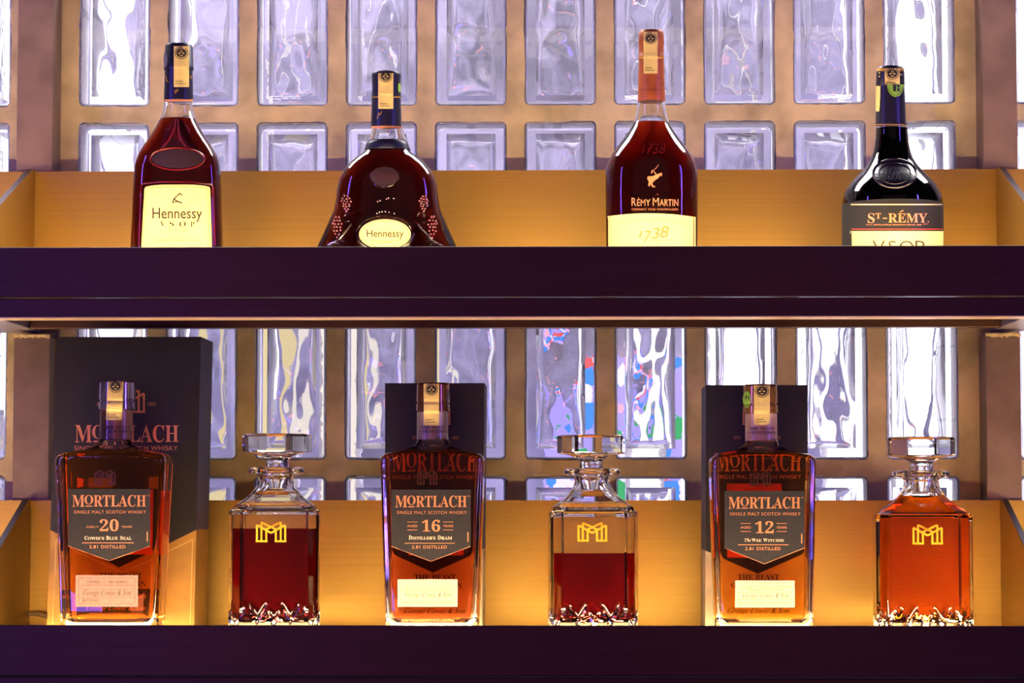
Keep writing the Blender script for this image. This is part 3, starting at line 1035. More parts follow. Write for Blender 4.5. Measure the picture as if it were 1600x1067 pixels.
# ---- third: pear shaped with a russet capsule
def bottle_1738():
    rows = [(159, 996, 1039, 1, 2), (170, 995, 1040.5, 1, 2), (183, 992.5, 1043, 1, 2), (195, 988, 1047, 1, 2), (206, 982, 1054, .97, 2.05), (218, 973, 1062, .92, 2.1), (230, 963.5, 1071.5, .88, 2.15), (244, 954, 1081, .84, 2.2),
            (258, 948.5, 1086.5, .80, 2.25), (272, 946, 1089.5, .78, 2.3), (290, 945.8, 1090, .77, 2.3), (335, 946.5, 1090, .76, 2.3), (384, 947.5, 1090.5, .76, 2.3)]
    s = Shape(rows, ZS_U)
    root = thing('cognac_bottle', (s.x, YB, ZS_U), 'pear-shaped cognac bottle with russet capsule and gold leaping centaur, third on the upper shelf', 'bottle', 'bottles on the upper shelf')
    vessel(root, s, 196, LQ_1738, M_GLASS)
    M_RUSSET = mat('russet_foil', '#a4532c', .4, .25, .1, 90)
    c, cx, rf = cap_part(root, 'capsule', [(159, 996, 1039.3), (155, 996, 1039.3), (92, 998, 1037.5), (91, 997.3, 1038.3), (89, 997.3, 1038.3), (88, 998, 1037.6), (70, 998, 1037.4), (69, 997.4, 1038), (52, 998, 1037), (48.5, 1000, 1035)], YB, M_RUSSET)
    f = cyl_face(cx, YB, rf)
    pr = Print(f); pr.patch([(88.6, 998.6, 1005), (91.5, 998.6, 1005)], 6); pr.patch([(88.6, 1027, 1037.4), (91.5, 1027, 1037.4)], 6); pr.build('capsule_band', M_GOLD, c, root)
    pr = Print(f); pr.text(serif('COGNAC'), 1025, 1036, 120, 123.5); pr.text(serif('FINE'), 1029, 1036, 130, 133.5); pr.text(serif('FINE CHAMPAGNE'), 1000, 1036, 138, 142); pr.build('capsule_print', mat('dark_russet_ink', '#6e2f18', .5), c, root)
    stamp(root, f, 1005.5, 1027.5, 49.5, 115, cy_=60)
    # pressed year on the shoulder
    ff = s.face(.0005)
    t = Print(ff); t.text(italic('1738') if False else '1738', 1003, 1040, 224, 240, shear=.2); t.build('shoulder_relief', mat('pressed_year', '#5a1216', .12, coat=.4), root, root)
    # leaping centaur
    t = Print(s.face(.0006))
    t.poly([(1012, 281), (1011, 277), (1014, 275), (1019, 275.5), (1025, 273), (1030, 271), (1034, 269.5), (1034.5, 271.5), (1031, 274), (1029, 278), (1024, 281), (1021, 284), (1019, 287), (1021, 290), (1024, 291), (1023, 292.5), (1019, 292), (1016.5, 288), (1014.5, 290), (1016, 291), (1013, 291), (1013, 287), (1014, 284)][::-1])
    t.path([(1026, 274), (1023, 269), (1019, 266), (1018, 271)], 1.6); t.path([(1030, 272), (1033, 275), (1034.5, 272)], 1.2); t.path([(1021, 266), (1026, 262), (1029, 257)], .9)
    t.build('centaur_emblem', M_COPPER, root, root)
    t = Print(s.face(.0006))
    t.text('R', 986.8, 994, 309, 321.5, bold=.005); t.text('ÉMY', 995.5, 1016, 308.6, 321.5, bold=.005); t.text('M', 1020, 1029.5, 309, 321.5, bold=.005); t.text('ARTIN', 1030.5, 1060, 311.3, 321.8, bold=.005)
    t.text('COGNAC FINE CHAMPAGNE', 987, 1059.5, 325.3, 328.8, bold=.005, space=1.25)
    t.build('brand_lettering', M_COPPER, root, root)
    f1, f2 = s.face(.0005), s.face(.0009)
    lab = Print(f1)
    vs = []
    n, mrow = 20, 12
    for i in range(mrow + 1):
        for j in range(n + 1):
            u = j / n
            x0 = 950.5 + (-1.2 if i == 0 else .0)
            xx = x0 + (1087 - x0) * u
            yt = 333.2 + 5.3 * ((u - .47) / .5) ** 2
            vs.append(f1(xx, yt + (412 - yt) * i / mrow))
    lab.mb.add(vs, [(i * (n + 1) + j, (i + 1) * (n + 1) + j, (i + 1) * (n + 1) + j + 1, i * (n + 1) + j + 1) for i in range(mrow) for j in range(n)])
    lb = lab.build('label', M_CREAMLAB, root, root)
    t = Print(f2)
    t.text('1', 998, 1004, 360.5, 372, shear=.2); t.text('7', 1006, 1018, 360.5, 378, shear=.2); t.text('3', 1018, 1031, 356, 373, shear=.2); t.text('8', 1031.5, 1045, 353, 371.5, shear=.2)
    t.text('ACCORD ROYAL', 1015, 1044, 374.5, 376.5)
    t.build('lettering', mat('ochre_ink', '#a8702a', .6), lb, root)
    t = Print(f2); t.text(serif('GRANTED BY A ROYAL RECOGNITION OF EXCELLENCE'), 967, 1073, 341, 344.8, arc=7); t.line((1052, 371), (1080, 373), .4)
    t.build('small_print', mat('pale_gold_ink', '#d8c070', .6), lb, root)
bottle_1738()

# ---- fourth: round black bottle
def bottle_black():
    rows = [(195, 1367.5, 1416.5, 1, 2), (208, 1367.3, 1417, 1, 2), (222, 1366.3, 1418.5, 1, 2), (236, 1364, 1421.5, 1, 2), (248, 1360.5, 1426, 1, 2), (258, 1354.5, 1433, 1, 2), (268, 1346.5, 1442, 1, 2), (280, 1335, 1454, 1, 2), (292, 1325.5, 1464.5, 1, 2),
            (304, 1319.5, 1470.5, 1, 2), (313, 1317.5, 1473, 1, 2), (322, 1317, 1474, 1, 2), (384, 1316.5, 1474.5, 1, 2)]
    s = Shape(rows, ZS_U, bottom_in=.004)
    root = thing('brandy_bottle', (s.x, YB, ZS_U), 'round near-black brandy bottle with black and cream label, on the upper shelf', 'bottle', 'bottles on the upper shelf')
    vessel(root, s, 205, LQ_BRANDY, M_GLASS)
    M_BLK = mat('black_capsule', '#17142c', .35, .1, .1, 90)
    c, cx, rf = cap_part(root, 'capsule', [(196, 1367.8, 1416), (192, 1368, 1415.6), (140, 1369.3, 1413.8), (134, 1369.2, 1413), (133, 1368.6, 1413.6), (112, 1368.8, 1412.5), (108, 1369.6, 1411.8), (105, 1372, 1410)], YB, M_BLK)
    f = cyl_face(cx, YB, rf)
    pr = Print(f); pr.patch([(106.5, 1370.5, 1411), (111, 1369.4, 1412)], 12); pr.build('gold_band', M_GOLD, c, root); pr = Print(f); pr.patch([(194.2, 1368.6, 1415.6), (195.3, 1368.6, 1415.6)], 12); pr.build('lower_gold_line', M_GOLD, c, root)
    mb = MB()
    for x, y in ((1374, 114), (1374, 119.5), (1408, 116.5)):
        p = Vector(f(x, y)); mb.tube([p + Vector((0, -.0006, 0)), p + Vector((0, .0004, 0))], .0006, 8)
    build('capsule_dots', mb, M_STAMP, c, root)
    st = stamp(root, f, 1382.5, 1406, 106.5, 132, cy_=115)
    pr = Print(f); pr.patch([(134.5, 1368.2, 1375.5), (150, 1368.2, 1375.3), (165, 1368.4, 1374.8), (174, 1368.6, 1373.8)], 4); pr.build('paper_strip', M_STAMP, root, root)
    f2 = cyl_face(cx, YB, rf, .0008); f3 = cyl_face(cx, YB, rf, .0011)
    pr = Print(f2); pr.patch([(131.8 + 19.5 * math.sin(math.pi / 2 * i / 8), 1399.5 - 13.5 * math.cos(math.pi / 2 * i / 8), 1399.5 + 13 * math.cos(math.pi / 2 * i / 8) + .01) for i in range(9)], 8)
    gs = pr.build('round_sticker', M_GREEN, root, root)
    pr = Print(f3); pr.patch([(132.5, 1395.5, 1400), (142.5, 1395.5, 1400)], 2); pr.patch([(132.5, 1402, 1405.5), (136.5, 1402, 1405.5)], 2); pr.patch([(138, 1402, 1405.5), (142.5, 1402, 1405.5)], 2)
    pr.ring(1399.5, 132, 11.3, 17.3, .7, 195, 345, 20); pr.build('sticker_print', M_BLACK, gs, root)
    # seal on the shoulder
    fg = s.face(.0005)
    pr = Print(fg); pr.patch([(271 - 22 * math.cos(math.pi * i / 14), 1398 - 33 * math.sin(math.pi * i / 14) - .01, 1398 + 33 * math.sin(math.pi * i / 14) + .01) for i in range(15)], 10)
    md = pr.build('seal', mat('black_wax_seal', '#1a1524', .25, 0, .1, 60, coat=.3), root, root)
    mb = MB(); mb.tube([Vector(s.face(.0006)(1398 + 33.5 * math.cos(2 * math.pi * i / 40), 271 + 22.3 * math.sin(2 * math.pi * i / 40))) for i in range(41)], .0012, 6)
    mb.tube([Vector(s.face(.0010)(1398 + 25 * math.cos(2 * math.pi * i / 40), 271 + 16.5 * math.sin(2 * math.pi * i / 40))) for i in range(41)], .0004, 6)
    build('seal_rim', mb, mat('black_seal_rim', '#241c30', .2, coat=.5), md, root, smooth=60)
    t = Print(s.face(.0012)); t.text(script('S'), 1388, 1402, 261, 281); t.text(script('R'), 1394, 1410, 262, 281); t.build('seal_monogram', mat('seal_letters', '#4a4252', .3, .2), md, root)
    # wrap-round label
    f0, f1, f2 = s.face(.0004), s.face(.0008), s.face(.0012)
    mb = MB()
    zt, zb = at(0, 323, YB).z, ZS_U + .006
    N = 96
    def wrap(z0, z1, off, a0=0, a1=360):
        rg = []
        for z in (z0, z1):
            a = s.fa(z) + off
            rg.append([(s.x + a * math.cos(math.radians(a0 + (a1 - a0) * k / N)), YB + a * math.sin(math.radians(a0 + (a1 - a0) * k / N)), z) for k in range(N + 1)])
        return rg
    rg = wrap(zb, zt, .0003)
    mb.add(rg[0] + rg[1], [(k, k + 1, N + 2 + k, N + 1 + k) for k in range(N)])
    lb = build('label', mat('black_label', '#241a1e', .5, 0, .15, 90), mb and [mat('black_label', '#241a1e', .5, 0, .15, 90)], root, root, smooth=60) if False else build('label', mb, mat('black_label', '#0b0708', .65, 0, .15, 90), root, root, smooth=60)
    t = Print(f1); t.patch([(318.5, 1319.5, 1472.5), (320.5, 1319.5, 1472.5)], 30); t.build('glass_band', mat('pale_gold_line', '#d8c8a0', .3, .3), root, root)
    t = Print(f1); t.text(serif('S'), 1356, 1366.5, 333, 348.5); t.text(serif('T'), 1368, 1376.5, 333, 341.5); t.line((1379.5, 341), (1386, 341), 1.7); t.text(serif('REMY'), 1388, 1449, 333.5, 347.5)
    t.line((1406, 331.5), (1411.5, 328.6), 1.7)
    t.text('DISTILLATEUR FRANCAIS DEPUIS 1886', 1365, 1440, 350, 352.2); t.line((1353, 351.2), (1362.5, 351.2), .5); t.line((1442, 350), (1450, 350), .5); t.disc(1450.5, 346.5, 1.1, 1.1, 8)
    t.build('brand_lettering', M_COPPER, lb, root)
    t = Print(f1); t.patch([(357.2, 1322, 1474), (358.6, 1322, 1474)], 30); t.build('red_line', mat('red_line', '#c0341c', .5), lb, root)
    t = Print(f1); t.patch([(361 + 42 * i / 6, 1323.2, 1474.2) for i in range(7)], 30); cl = t.build('cream_panel', M_CREAMLAB, lb, root)
    t = Print(f2)
    for ch, a, b in (('V', 1363, 1383), ('S', 1388, 1400), ('O', 1405, 1428), ('P', 1430, 1445)):
        t.text(ch, a, b, 376, 396)
    t.build('lettering', M_INK, lb, root)
    t = Print(f2); t.disc(1400, 366, 8, 3); t.disc(1392, 372, 5, 2.5); t.disc(1411, 371, 6, 2.5); t.disc(1403, 372, 4, 3); t.build('crest', mat('pale_crest_ink', '#d6c090', .6), lb, root)
bottle_black()

# ---- boxed whiskies
def mortlach(cfg):
    x0, x1, xb0, xb1 = cfg['body']
    n0, n1 = cfg['neck']
    yt = cfg['top']
    lm = (n0 + n1) / 2
    W = x1 - x0
    rows = [(yt - 70, n0, n1, 1, 2), (yt - 30, n0, n1, 1, 2), (yt - 22, n0 - 2, n1 + 2, 1, 2.05), (yt - 15, n0 - 9, n1 + 9, .95, 2.2), (yt - 10, n0 - 22, n1 + 22, .84, 2.7), (yt - 6, x0 + 17, x1 - 17, .72, 3.8), (yt - 2.5, x0 + 6, x1 - 6, .66, 5.5), (yt + 2, x0 + 1.3, x1 - 1.3, .635, 7.5), (yt + 8, x0, x1, .625, 9),
            (yt + 60, x0 + (xb0 - x0) * .2, x1 - (x1 - xb1) * .2, .625, 9), (yt + 170, x0 + (xb0 - x0) * .62, x1 - (x1 - xb1) * .62, .63, 9), (yt + 265, xb0, xb1, .64, 9)]
    s = Shape(rows, ZS_L, bottom_in=.003)
    root = thing('whisky_bottle', (s.x, YB, ZS_L), cfg['label'], 'bottle', 'square-shouldered whisky bottles')
    def feet(p):
        return p
    vessel(root, s, yt + cfg.get('level', -8), cfg['liq'], M_GLASS, wall=.0062, wally=.0035, floor=.016, N=160)
    # stopper and foil sleeve of the neck
    a, b = cfg['cap']
    y0 = cfg['captop']
    c, cx, rf = cap_part(root, 'stopper', [(y0 + 45, a + 1, b - 1), (y0 + 44, a - .5, b + .5), (y0 + 33, a - .5, b + .5), (y0 + 32, a + 1.2, b - 1.2), (y0 + 29.5, a + 1.2, b - 1.2), (y0 + 28.5, a, b), (y0 + 3, a + .5, b - .5), (y0, a + 3, b - 3)], YB, cfg['capmat'])
    zr, xs = lathe_rows([(y0 + 46, n0 - .6, n1 + .6), (yt - 25, n0 - .8, n1 + .8)], YB)
    mb = MB(); N = 48
    ring = lambda z, r: [(xs + r * math.cos(2 * math.pi * k / N), YB + r * math.sin(2 * math.pi * k / N), z) for k in range(N)]
    zr.sort()
    mb.loft([ring(*zr[0]), ring(*zr[1])], False, False)
    sl = build('neck_sleeve', mb, cfg['sleeve'], root, root, smooth=60)
    fs = cyl_face(xs, YB, lambda z: zr[0][1], .0003)
    t = Print(fs); w = n1 - n0
    t.text(serif('THE BEAST'), n0 + w * .12, n1 - w * .06, yt - 47, yt - 42.5); t.text(serif('DUFFTOWN'), n0 + w * .18, n1 - w * .02, yt - 40.5, yt - 35.5); t.text('OF', n0 + w * .06, n0 + w * .14, yt - 40, yt - 36.5)
    t.build('sleeve_print', M_INK, sl, root)
    f = cyl_face(cx, YB, lambda z: rf(z) if z > at(0, y0 + 46, YB).z else zr[0][1], .0006)
    sx0, sx1, sy1 = cfg['stamp']
    stamp(root, f, sx0, sx1, y0 + 1, sy1, cy_=y0 + cfg.get('mask', 9), tilt=cfg.get('tilt', 0))
    if 'dot' in cfg:
        dx, dm, rx = cfg['dot']
        pr = Print(cyl_face(cx, YB, rf, .0004)); pr.patch([(y0 + 23 - 13 * math.cos(math.pi * i / 10), dx - rx * math.sin(math.pi * i / 10) - .01, dx + rx * math.sin(math.pi * i / 10) + .01) for i in range(11)], 4)
        gs = pr.build('round_sticker', dm, root, root)
        pr = Print(cyl_face(cx, YB, rf, .0007)); pr.line((dx - 1, y0 + 17), (dx - 1, y0 + 29), 2.4); pr.line((dx + 2.5, y0 + 18), (dx + 2.5, y0 + 30), 1.6); pr.build('sticker_print', M_BLACK, gs, root)
    # monogram pressed in the shoulder
    lx0, ly0, lx1, ly1, lyp = cfg['lab']
    lw = lx1 - lx0
    pr = Print(s.face(.0003)); monogram(pr, lx0 + lw * .32, lx0 + lw * .58, yt + 22, yt + 45, 2.2); pr.build('pressed_monogram', mat('pressed_glass', '#3a1c18', .15, .1, coat=.3), root, root)
    # pentagon label
    f1, f2 = s.face(.0003), s.face(.0006)
    q = lambda u, v: (lx0 + u * lw, ly0 + v * (ly1 - ly0))
    pr = Print(f1)
    pr.patch([(ly0 + (ly1 - ly0) * i / 8, lx0, lx1) for i in range(9)] + [(ly1 + (lyp - ly1) * i / 5, lx0 + lw * .5 * i / 5, lx1 - lw * .5 * i / 5 + .01) for i in range(1, 6)], 14)
    lb = pr.build('label', M_CHAR, root, root)
    e = Print(f2); e.path([q(0, 1), (lx0 + lw * .5, lyp), q(1, 1)], .7); e.build('label_edge', M_COPPER, lb, root)
    t = Print(f2)
    mortname(t, *[q(.05, 0)[0], q(.95, 0)[0]], q(0, .105)[1], q(0, .31)[1])
    t.build('brand_lettering', M_COPPER, lb, root)
    t = Print(f2)
    X = lambda u: lx0 + u * lw
    Yv = lambda v: ly0 + v * (ly1 - ly0)
    t.text('SINGLE MALT SCOTCH WHISKY', X(.07), X(.95), Yv(.375), Yv(.43), bold=.005, space=1.15)
    age = cfg['age']
    t.text(serif(age), X(.385), X(.615), Yv(.53), Yv(.74))
    if age == '20':
        t.text('AGED', X(.22), X(.32), Yv(.645), Yv(.68)); t.text(script('for'), X(.33), X(.375), Yv(.64), Yv(.69)); t.text('YEARS', X(.65), X(.78), Yv(.645), Yv(.68))
    else:
        for a_, b_, w_ in ((.20, .33, 'AGED'), (.65, .78, 'YEARS')):
            t.text(w_, X(a_), X(b_), Yv(.62), Yv(.66), bold=.005)
            t.line((X(a_), Yv(.57)), (X(b_), Yv(.57)), .8); t.line((X(a_), Yv(.71)), (X(b_), Yv(.71)), .8)
    t.line((X(.17), Yv(.945)), (X(.80), Yv(.945)), 1.0)
    t.text('2.81 DISTILLED', X(.26), X(.70), Yv(.985), Yv(1.04), bold=.007, space=1.15)
    t.line((X(.965), Yv(.75)), (X(.965), Yv(.92)), 1.6)
    t.build('copper_lettering', M_COPPER, lb, root)
    t = Print(f2)
    nm = cfg['name']
    if age == '20':
        t.text(serif("C"), X(.20), X(.235), Yv(.825), Yv(.89)); t.text(serif("OWIE'S"), X(.24), X(.44), Yv(.84), Yv(.89)); t.text(serif('B'), X(.465), X(.50), Yv(.825), Yv(.89)); t.text(serif('LUE'), X(.505), X(.605), Yv(.84), Yv(.89)); t.text(serif('S'), X(.635), X(.665), Yv(.825), Yv(.89)); t.text(serif('EAL'), X(.67), X(.775), Yv(.84), Yv(.89))
    elif age == '16':
        t.text(serif("D"), X(.22), X(.26), Yv(.81), Yv(.88)); t.text(serif("ISTILLER'S"), X(.265), X(.555), Yv(.828), Yv(.88)); t.text(serif('D'), X(.585), X(.625), Yv(.81), Yv(.88)); t.text(serif('RAM'), X(.63), X(.765), Yv(.828), Yv(.88))
    else:
        t.text(italic('The'), X(.25), X(.33), Yv(.83), Yv(.89)); t.text(serif('W'), X(.34), X(.395), Yv(.835), Yv(.89)); t.text(serif('EE'), X(.40), X(.46), Yv(.848), Yv(.89)); t.text(serif('W'), X(.485), X(.54), Yv(.835), Yv(.89)); t.text(serif('ITCHIE'), X(.545), X(.745), Yv(.848), Yv(.89))
    t.build('name_lettering', mat('pale_foil', '#ecd6b4', .4, .2), lb, root)
    # small lower label
    bx0, by0, bx1, by1 = cfg['low']
    bw, bh = bx1 - bx0, by1 - by0
    pr = Print(s.face(.0003))
    pts = []
    nz_ = 22
    zig = (lambda i: .5 if i % 2 else 0) if age != '20' else (lambda i: 0)
    pr.patch([(by0 + bh * i / nz_, bx0 + zig(i), bx1 - zig(i)) for i in range(nz_ + 1)], 12)
    ll = pr.build('lower_label', M_ROSELAB if age == '20' else M_WHITELAB, root, root)
    X = lambda u: bx0 + u * bw
    Yv = lambda v: by0 + v * bh
    t = Print(s.face(.0006))
    t.frame(X(.05), Yv(.09), X(.95), Yv(.90), .5)
    t.line((X(.05), Yv(.44)), (X(.95), Yv(.44)), .4); t.line((X(.05), Yv(.70)), (X(.95), Yv(.70)), .4)
    t.text(italic('George Cowie & Son'), X(.12), X(.90), Yv(.46), Yv(.69), shear=.35)
    if age == '20':
        t.text('TAMED', X(.18), X(.40), Yv(.18), Yv(.25), bold=.005); t.text(script('for'), X(.43), X(.49), Yv(.17), Yv(.26)); t.text('20 YEARS', X(.53), X(.83), Yv(.18), Yv(.25), bold=.005)
        t.text('FOR A WHISKY WORTHY OF THE MORTLACH MARK OF DISTINCTION', X(.08), X(.92), Yv(.30), Yv(.34))
        t.text('BOTTLE NO', X(.11), X(.37), Yv(.75), Yv(.84))
        t.build('label_print', M_INK, ll, root)
    else:
        t.text('DISTILLED IN DUFFTOWN, SCOTLAND', X(.08), X(.93), Yv(.79), Yv(.87))
        t.build('label_print', mat('faded_ink', '#2c2210', .6), ll, root)
        t = Print(s.face(.0006))
        if age == '16':
            t.text('Inspired by the ILLUSTRIOUS ORIGINAL', X(.09), X(.91), Yv(.22), Yv(.29)); t.text('that was made for A FORTUNATE FEW', X(.12), X(.87), Yv(.33), Yv(.40))
        else:
            t.text('AN ODE TO THE STILL THAT BEARS', X(.09), X(.92), Yv(.19), Yv(.27)); t.text('"THE BEAST OF DUFFTOWN"', X(.19), X(.83), Yv(.31), Yv(.39))
        t.build('faint_print', mat('very_faded_ink', '#6a4c1c', .6), ll, root)
    if age != '20':
        t = Print(s.face(.0007)); t.text('ARAK MENGANDUNGI 40.0% ALKOHOL', bx0 + 6, bx1 - 5, 967, 971.5); t.build('base_print', M_CREAMLAB, root, root)
    # back label on the far side, its plain orange reverse showing through the whisky
    zt, zb = at(0, ly0 - cfg.get('bl', 0), YB).z, at(0, lyp - 10, YB).z
    z3, z4 = at(0, by0 + 8, YB).z, at(0, by1 + 14, YB).z
    def bk(z): return s.Y + s.fa(z) * s.fr(z) + .0004
    cxo = cfg.get('bshift', 0) * .0006
    mb = MB()
    hwid = .026
    mb.add([(s.x + cxo - hwid, bk(zb), zb), (s.x + cxo + hwid, bk(zb), zb), (s.x + cxo + hwid, bk(zt), zt), (s.x + cxo - hwid, bk(zt), zt)], [(0, 1, 2, 3)])
    build('back_label', mb, M_ORANGE, root, root)
    return s

mortlach(dict(body=(92, 263, 99, 250), neck=(158.5, 206.5), top=712, cap=(154.5, 211.5), captop=595.5, capmat=mat('silver_stopper', '#a898b8', .12, .85), sleeve=mat('rose_sleeve', '#8a6258', .3, .4, .1, 60),
              stamp=(168, 193, 656.5), tilt=-2.5, mask=8, lab=(106.5, 764, 234.5, 853, 876), low=(118, 898.5, 215.5, 948), age='20', name="", liq=LQ_W20, bshift=14, bl=0,
              label='whisky bottle with rose lower label, in front of the tall gold-footed box'))
mortlach(dict(body=(597, 758, 604, 748), neck=(652, 700), top=712, cap=(650.5, 703), captop=598.5, capmat=mat('copper_stopper', '#8a5a42', .15, .8), sleeve=mat('taupe_sleeve', '#a08878', .35, .3, .1, 60),
              stamp=(662, 686, 665), tilt=0, mask=10, lab=(611.5, 765, 735.5, 853.5, 877), low=(621, 905, 715, 948), age='16', name="", liq=LQ_W16, bshift=4, bl=-20, dot=(700.5, M_CARDSIDE, 2.2),
              label='dark brown whisky bottle with cream lower label, between left and middle decanters'))
mortlach(dict(body=(1108.5, 1272, 1117, 1269), neck=(1165, 1213.5), top=714, cap=(1161, 1215), captop=601, capmat=mat('amber_stopper', '#b07a4a', .15, .7), sleeve=mat('peach_sleeve', '#c8a088', .35, .2, .1, 60),
              stamp=(1178, 1203, 664), tilt=0, mask=10, lab=(1132, 767, 1257, 856, 881), low=(1148.5, 907, 1242, 949), age='12', name="", liq=LQ_W12, bshift=-10, bl=12, dot=(1167, M_GREEN, 6.5),
              label='bright orange whisky bottle with round green sticker, in front of a cream-footed box'))

# ---- the whiskies' boxes
def carton(front, depth, Y, mats, split, tip, label, marks):
    """front: pixel corners TL, TR, BR, BL; split: height of the colour change at the edges, tip: at the middle"""
    (tlx, tly), (trx, try_), (brx, bry), (blx, bly) = front
    zt = at((tlx + trx) / 2, (tly + try_) / 2, Y).z
    xt0, xt1 = at(tlx, tly, Y).x, at(trx, try_, Y).x
    xb0, xb1 = at(blx, bly, Y).x, at(brx, bry, Y).x
    zb = ZS_L + .0003
    root = thing('whisky_box', ((xb0 + xb1) / 2, Y + depth / 2, ZS_L), label, 'box', 'whisky boxes')
    zs = at(800, split, Y).z
    zc = at(800, tip, Y).z
    XL = lambda z: xb0 + (xt0 - xb0) * (z - zb) / (zt - zb)
    XR = lambda z: xb1 + (xt1 - xb1) * (z - zb) / (zt - zb)
    mid = lambda z: (XL(z) + XR(z)) / 2
    mb = MB()
    y0, y1 = Y, Y + depth
    ch = .004
    V = [(XL(zt), y0, zt), (XR(zt), y0, zt), (XR(zs), y0, zs), (mid(zc), y0, zc), (XL(zs), y0, zs), (XL(zb), y0, zb), (mid(zb), y0, zb), (XR(zb), y0, zb)]
    Bk = [(x, y1, z) for x, y, z in V]
    mb.add(V + Bk, [(0, 4, 3, 2, 1)], 0)
    mb.add(V + Bk, [(4, 5, 6, 3), (3, 6, 7, 2)], 1)
    mb.add(V + Bk, [(8, 9, 10, 11, 12)], 0)
    mb.add(V + Bk, [(12, 11, 14, 13), (11, 10, 15, 14)], 1)
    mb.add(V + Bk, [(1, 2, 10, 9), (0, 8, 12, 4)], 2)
    mb.add(V + Bk, [(2, 7, 15, 10), (4, 12, 13, 5)], 1)
    mb.add(V + Bk, [(0, 1, 9, 8)], 0)
    mb.add(V + Bk, [(5, 13, 14, 6), (6, 14, 15, 7)], 1)
    build('card_body', mb, mats, root, root, weld=True)
    fn = lambda px, py: tuple(at(px, py, Y - .0003))
    marks(fn, root)

def marks20(fn, root):
    t = Print(fn)
    monogram(t, 172, 227, 609, 645, 3.4)
    mortname(t, 117, 279, 664, 691, tm=False)
    t.text('SINGLE MALT SCOTCH WHISKY', 116, 277.5, 696.5, 703.5, bold=.007, space=1.1)
    t.text('1823', 231.5, 243.5, 628.5, 634); t.text("EST'D", 152, 164, 628.5, 634)
    t.build('foil_lettering', M_COPPER, root, root)
    t = Print(fn)
    t.text(serif('THE BEAST'), 160, 226, 893, 902); t.text(serif('OF DUFFTOWN'), 150, 232, 906, 915)
    t.build('dark_lettering', M_INK, root, root)
    t = Print(fn)
    t.path([(88, 843), (82, 975)], 1.0); t.path([(88, 843), (197, 893), (301, 843), (297, 975)], 1.0)
    t.build('border_line', M_CREAMLAB, root, root)
    t = Print(fn); t.poly([(126, 918), (241, 918), (236, 962), (124, 962)][::-1]); pn = t.build('dark_panel', M_INK, root, root)
    t = Print(lambda a, b: tuple(Vector(fn(a, b)) + Vector((0, -.0003, 0))))
    t.text('AGED FOR 20 YEARS', 135, 232, 926, 932); t.text(italic('George Cowie & Son'), 140, 232, 944, 953, shear=.35); t.text('DISTILLED IN DUFFTOWN, SCOTLAND', 145, 228, 956, 959)
    t.build('panel_print', M_COPPER, pn, root)
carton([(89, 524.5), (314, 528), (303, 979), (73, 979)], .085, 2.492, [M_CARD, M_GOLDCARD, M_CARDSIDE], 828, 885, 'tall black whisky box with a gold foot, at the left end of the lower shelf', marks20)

def marks16(cx, by):
    def fnm(fn, root):
        t = Print(fn)
        monogram(t, cx - 23, cx + 23, 632, 664, 3)
        t.text("EST'D", cx - 36, cx - 26, 681.5, 686); t.text('1823', cx + 26, cx + 36, 681.5, 686)
        mortname(t, cx - 66, cx + 66, 708, 736, tm=False)
        t.text('SINGLE MALT SCOTCH WHISKY', cx - 66, cx + 66, 741, 747, bold=.007, space=1.1)
        t.build('foil_lettering', M_ORANGE if False else M_COPPER, root, root)
        t = Print(fn)
        t.text(serif('THE BEAST'), cx - 32, cx + 32, 896, 905); t.text(serif('OF DUFFTOWN'), cx - 42, cx + 42, 909, 917)
        t.text(italic('George Cowie & Son'), cx - 48, cx + 48, 948, 960, shear=.35)
        t.build('dark_lettering', M_INK, root, root)
    return fnm
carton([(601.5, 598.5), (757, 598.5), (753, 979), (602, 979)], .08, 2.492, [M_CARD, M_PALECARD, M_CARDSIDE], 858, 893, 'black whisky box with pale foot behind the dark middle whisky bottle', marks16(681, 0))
carton([(1103, 601.5), (1262, 601.5), (1262, 980), (1102, 980)], .08, 2.492, [M_CARD, M_PALECARD, M_CARDSIDE], 860, 895, 'black whisky box with cream foot behind the bright orange whisky bottle', marks16(1183, 0))

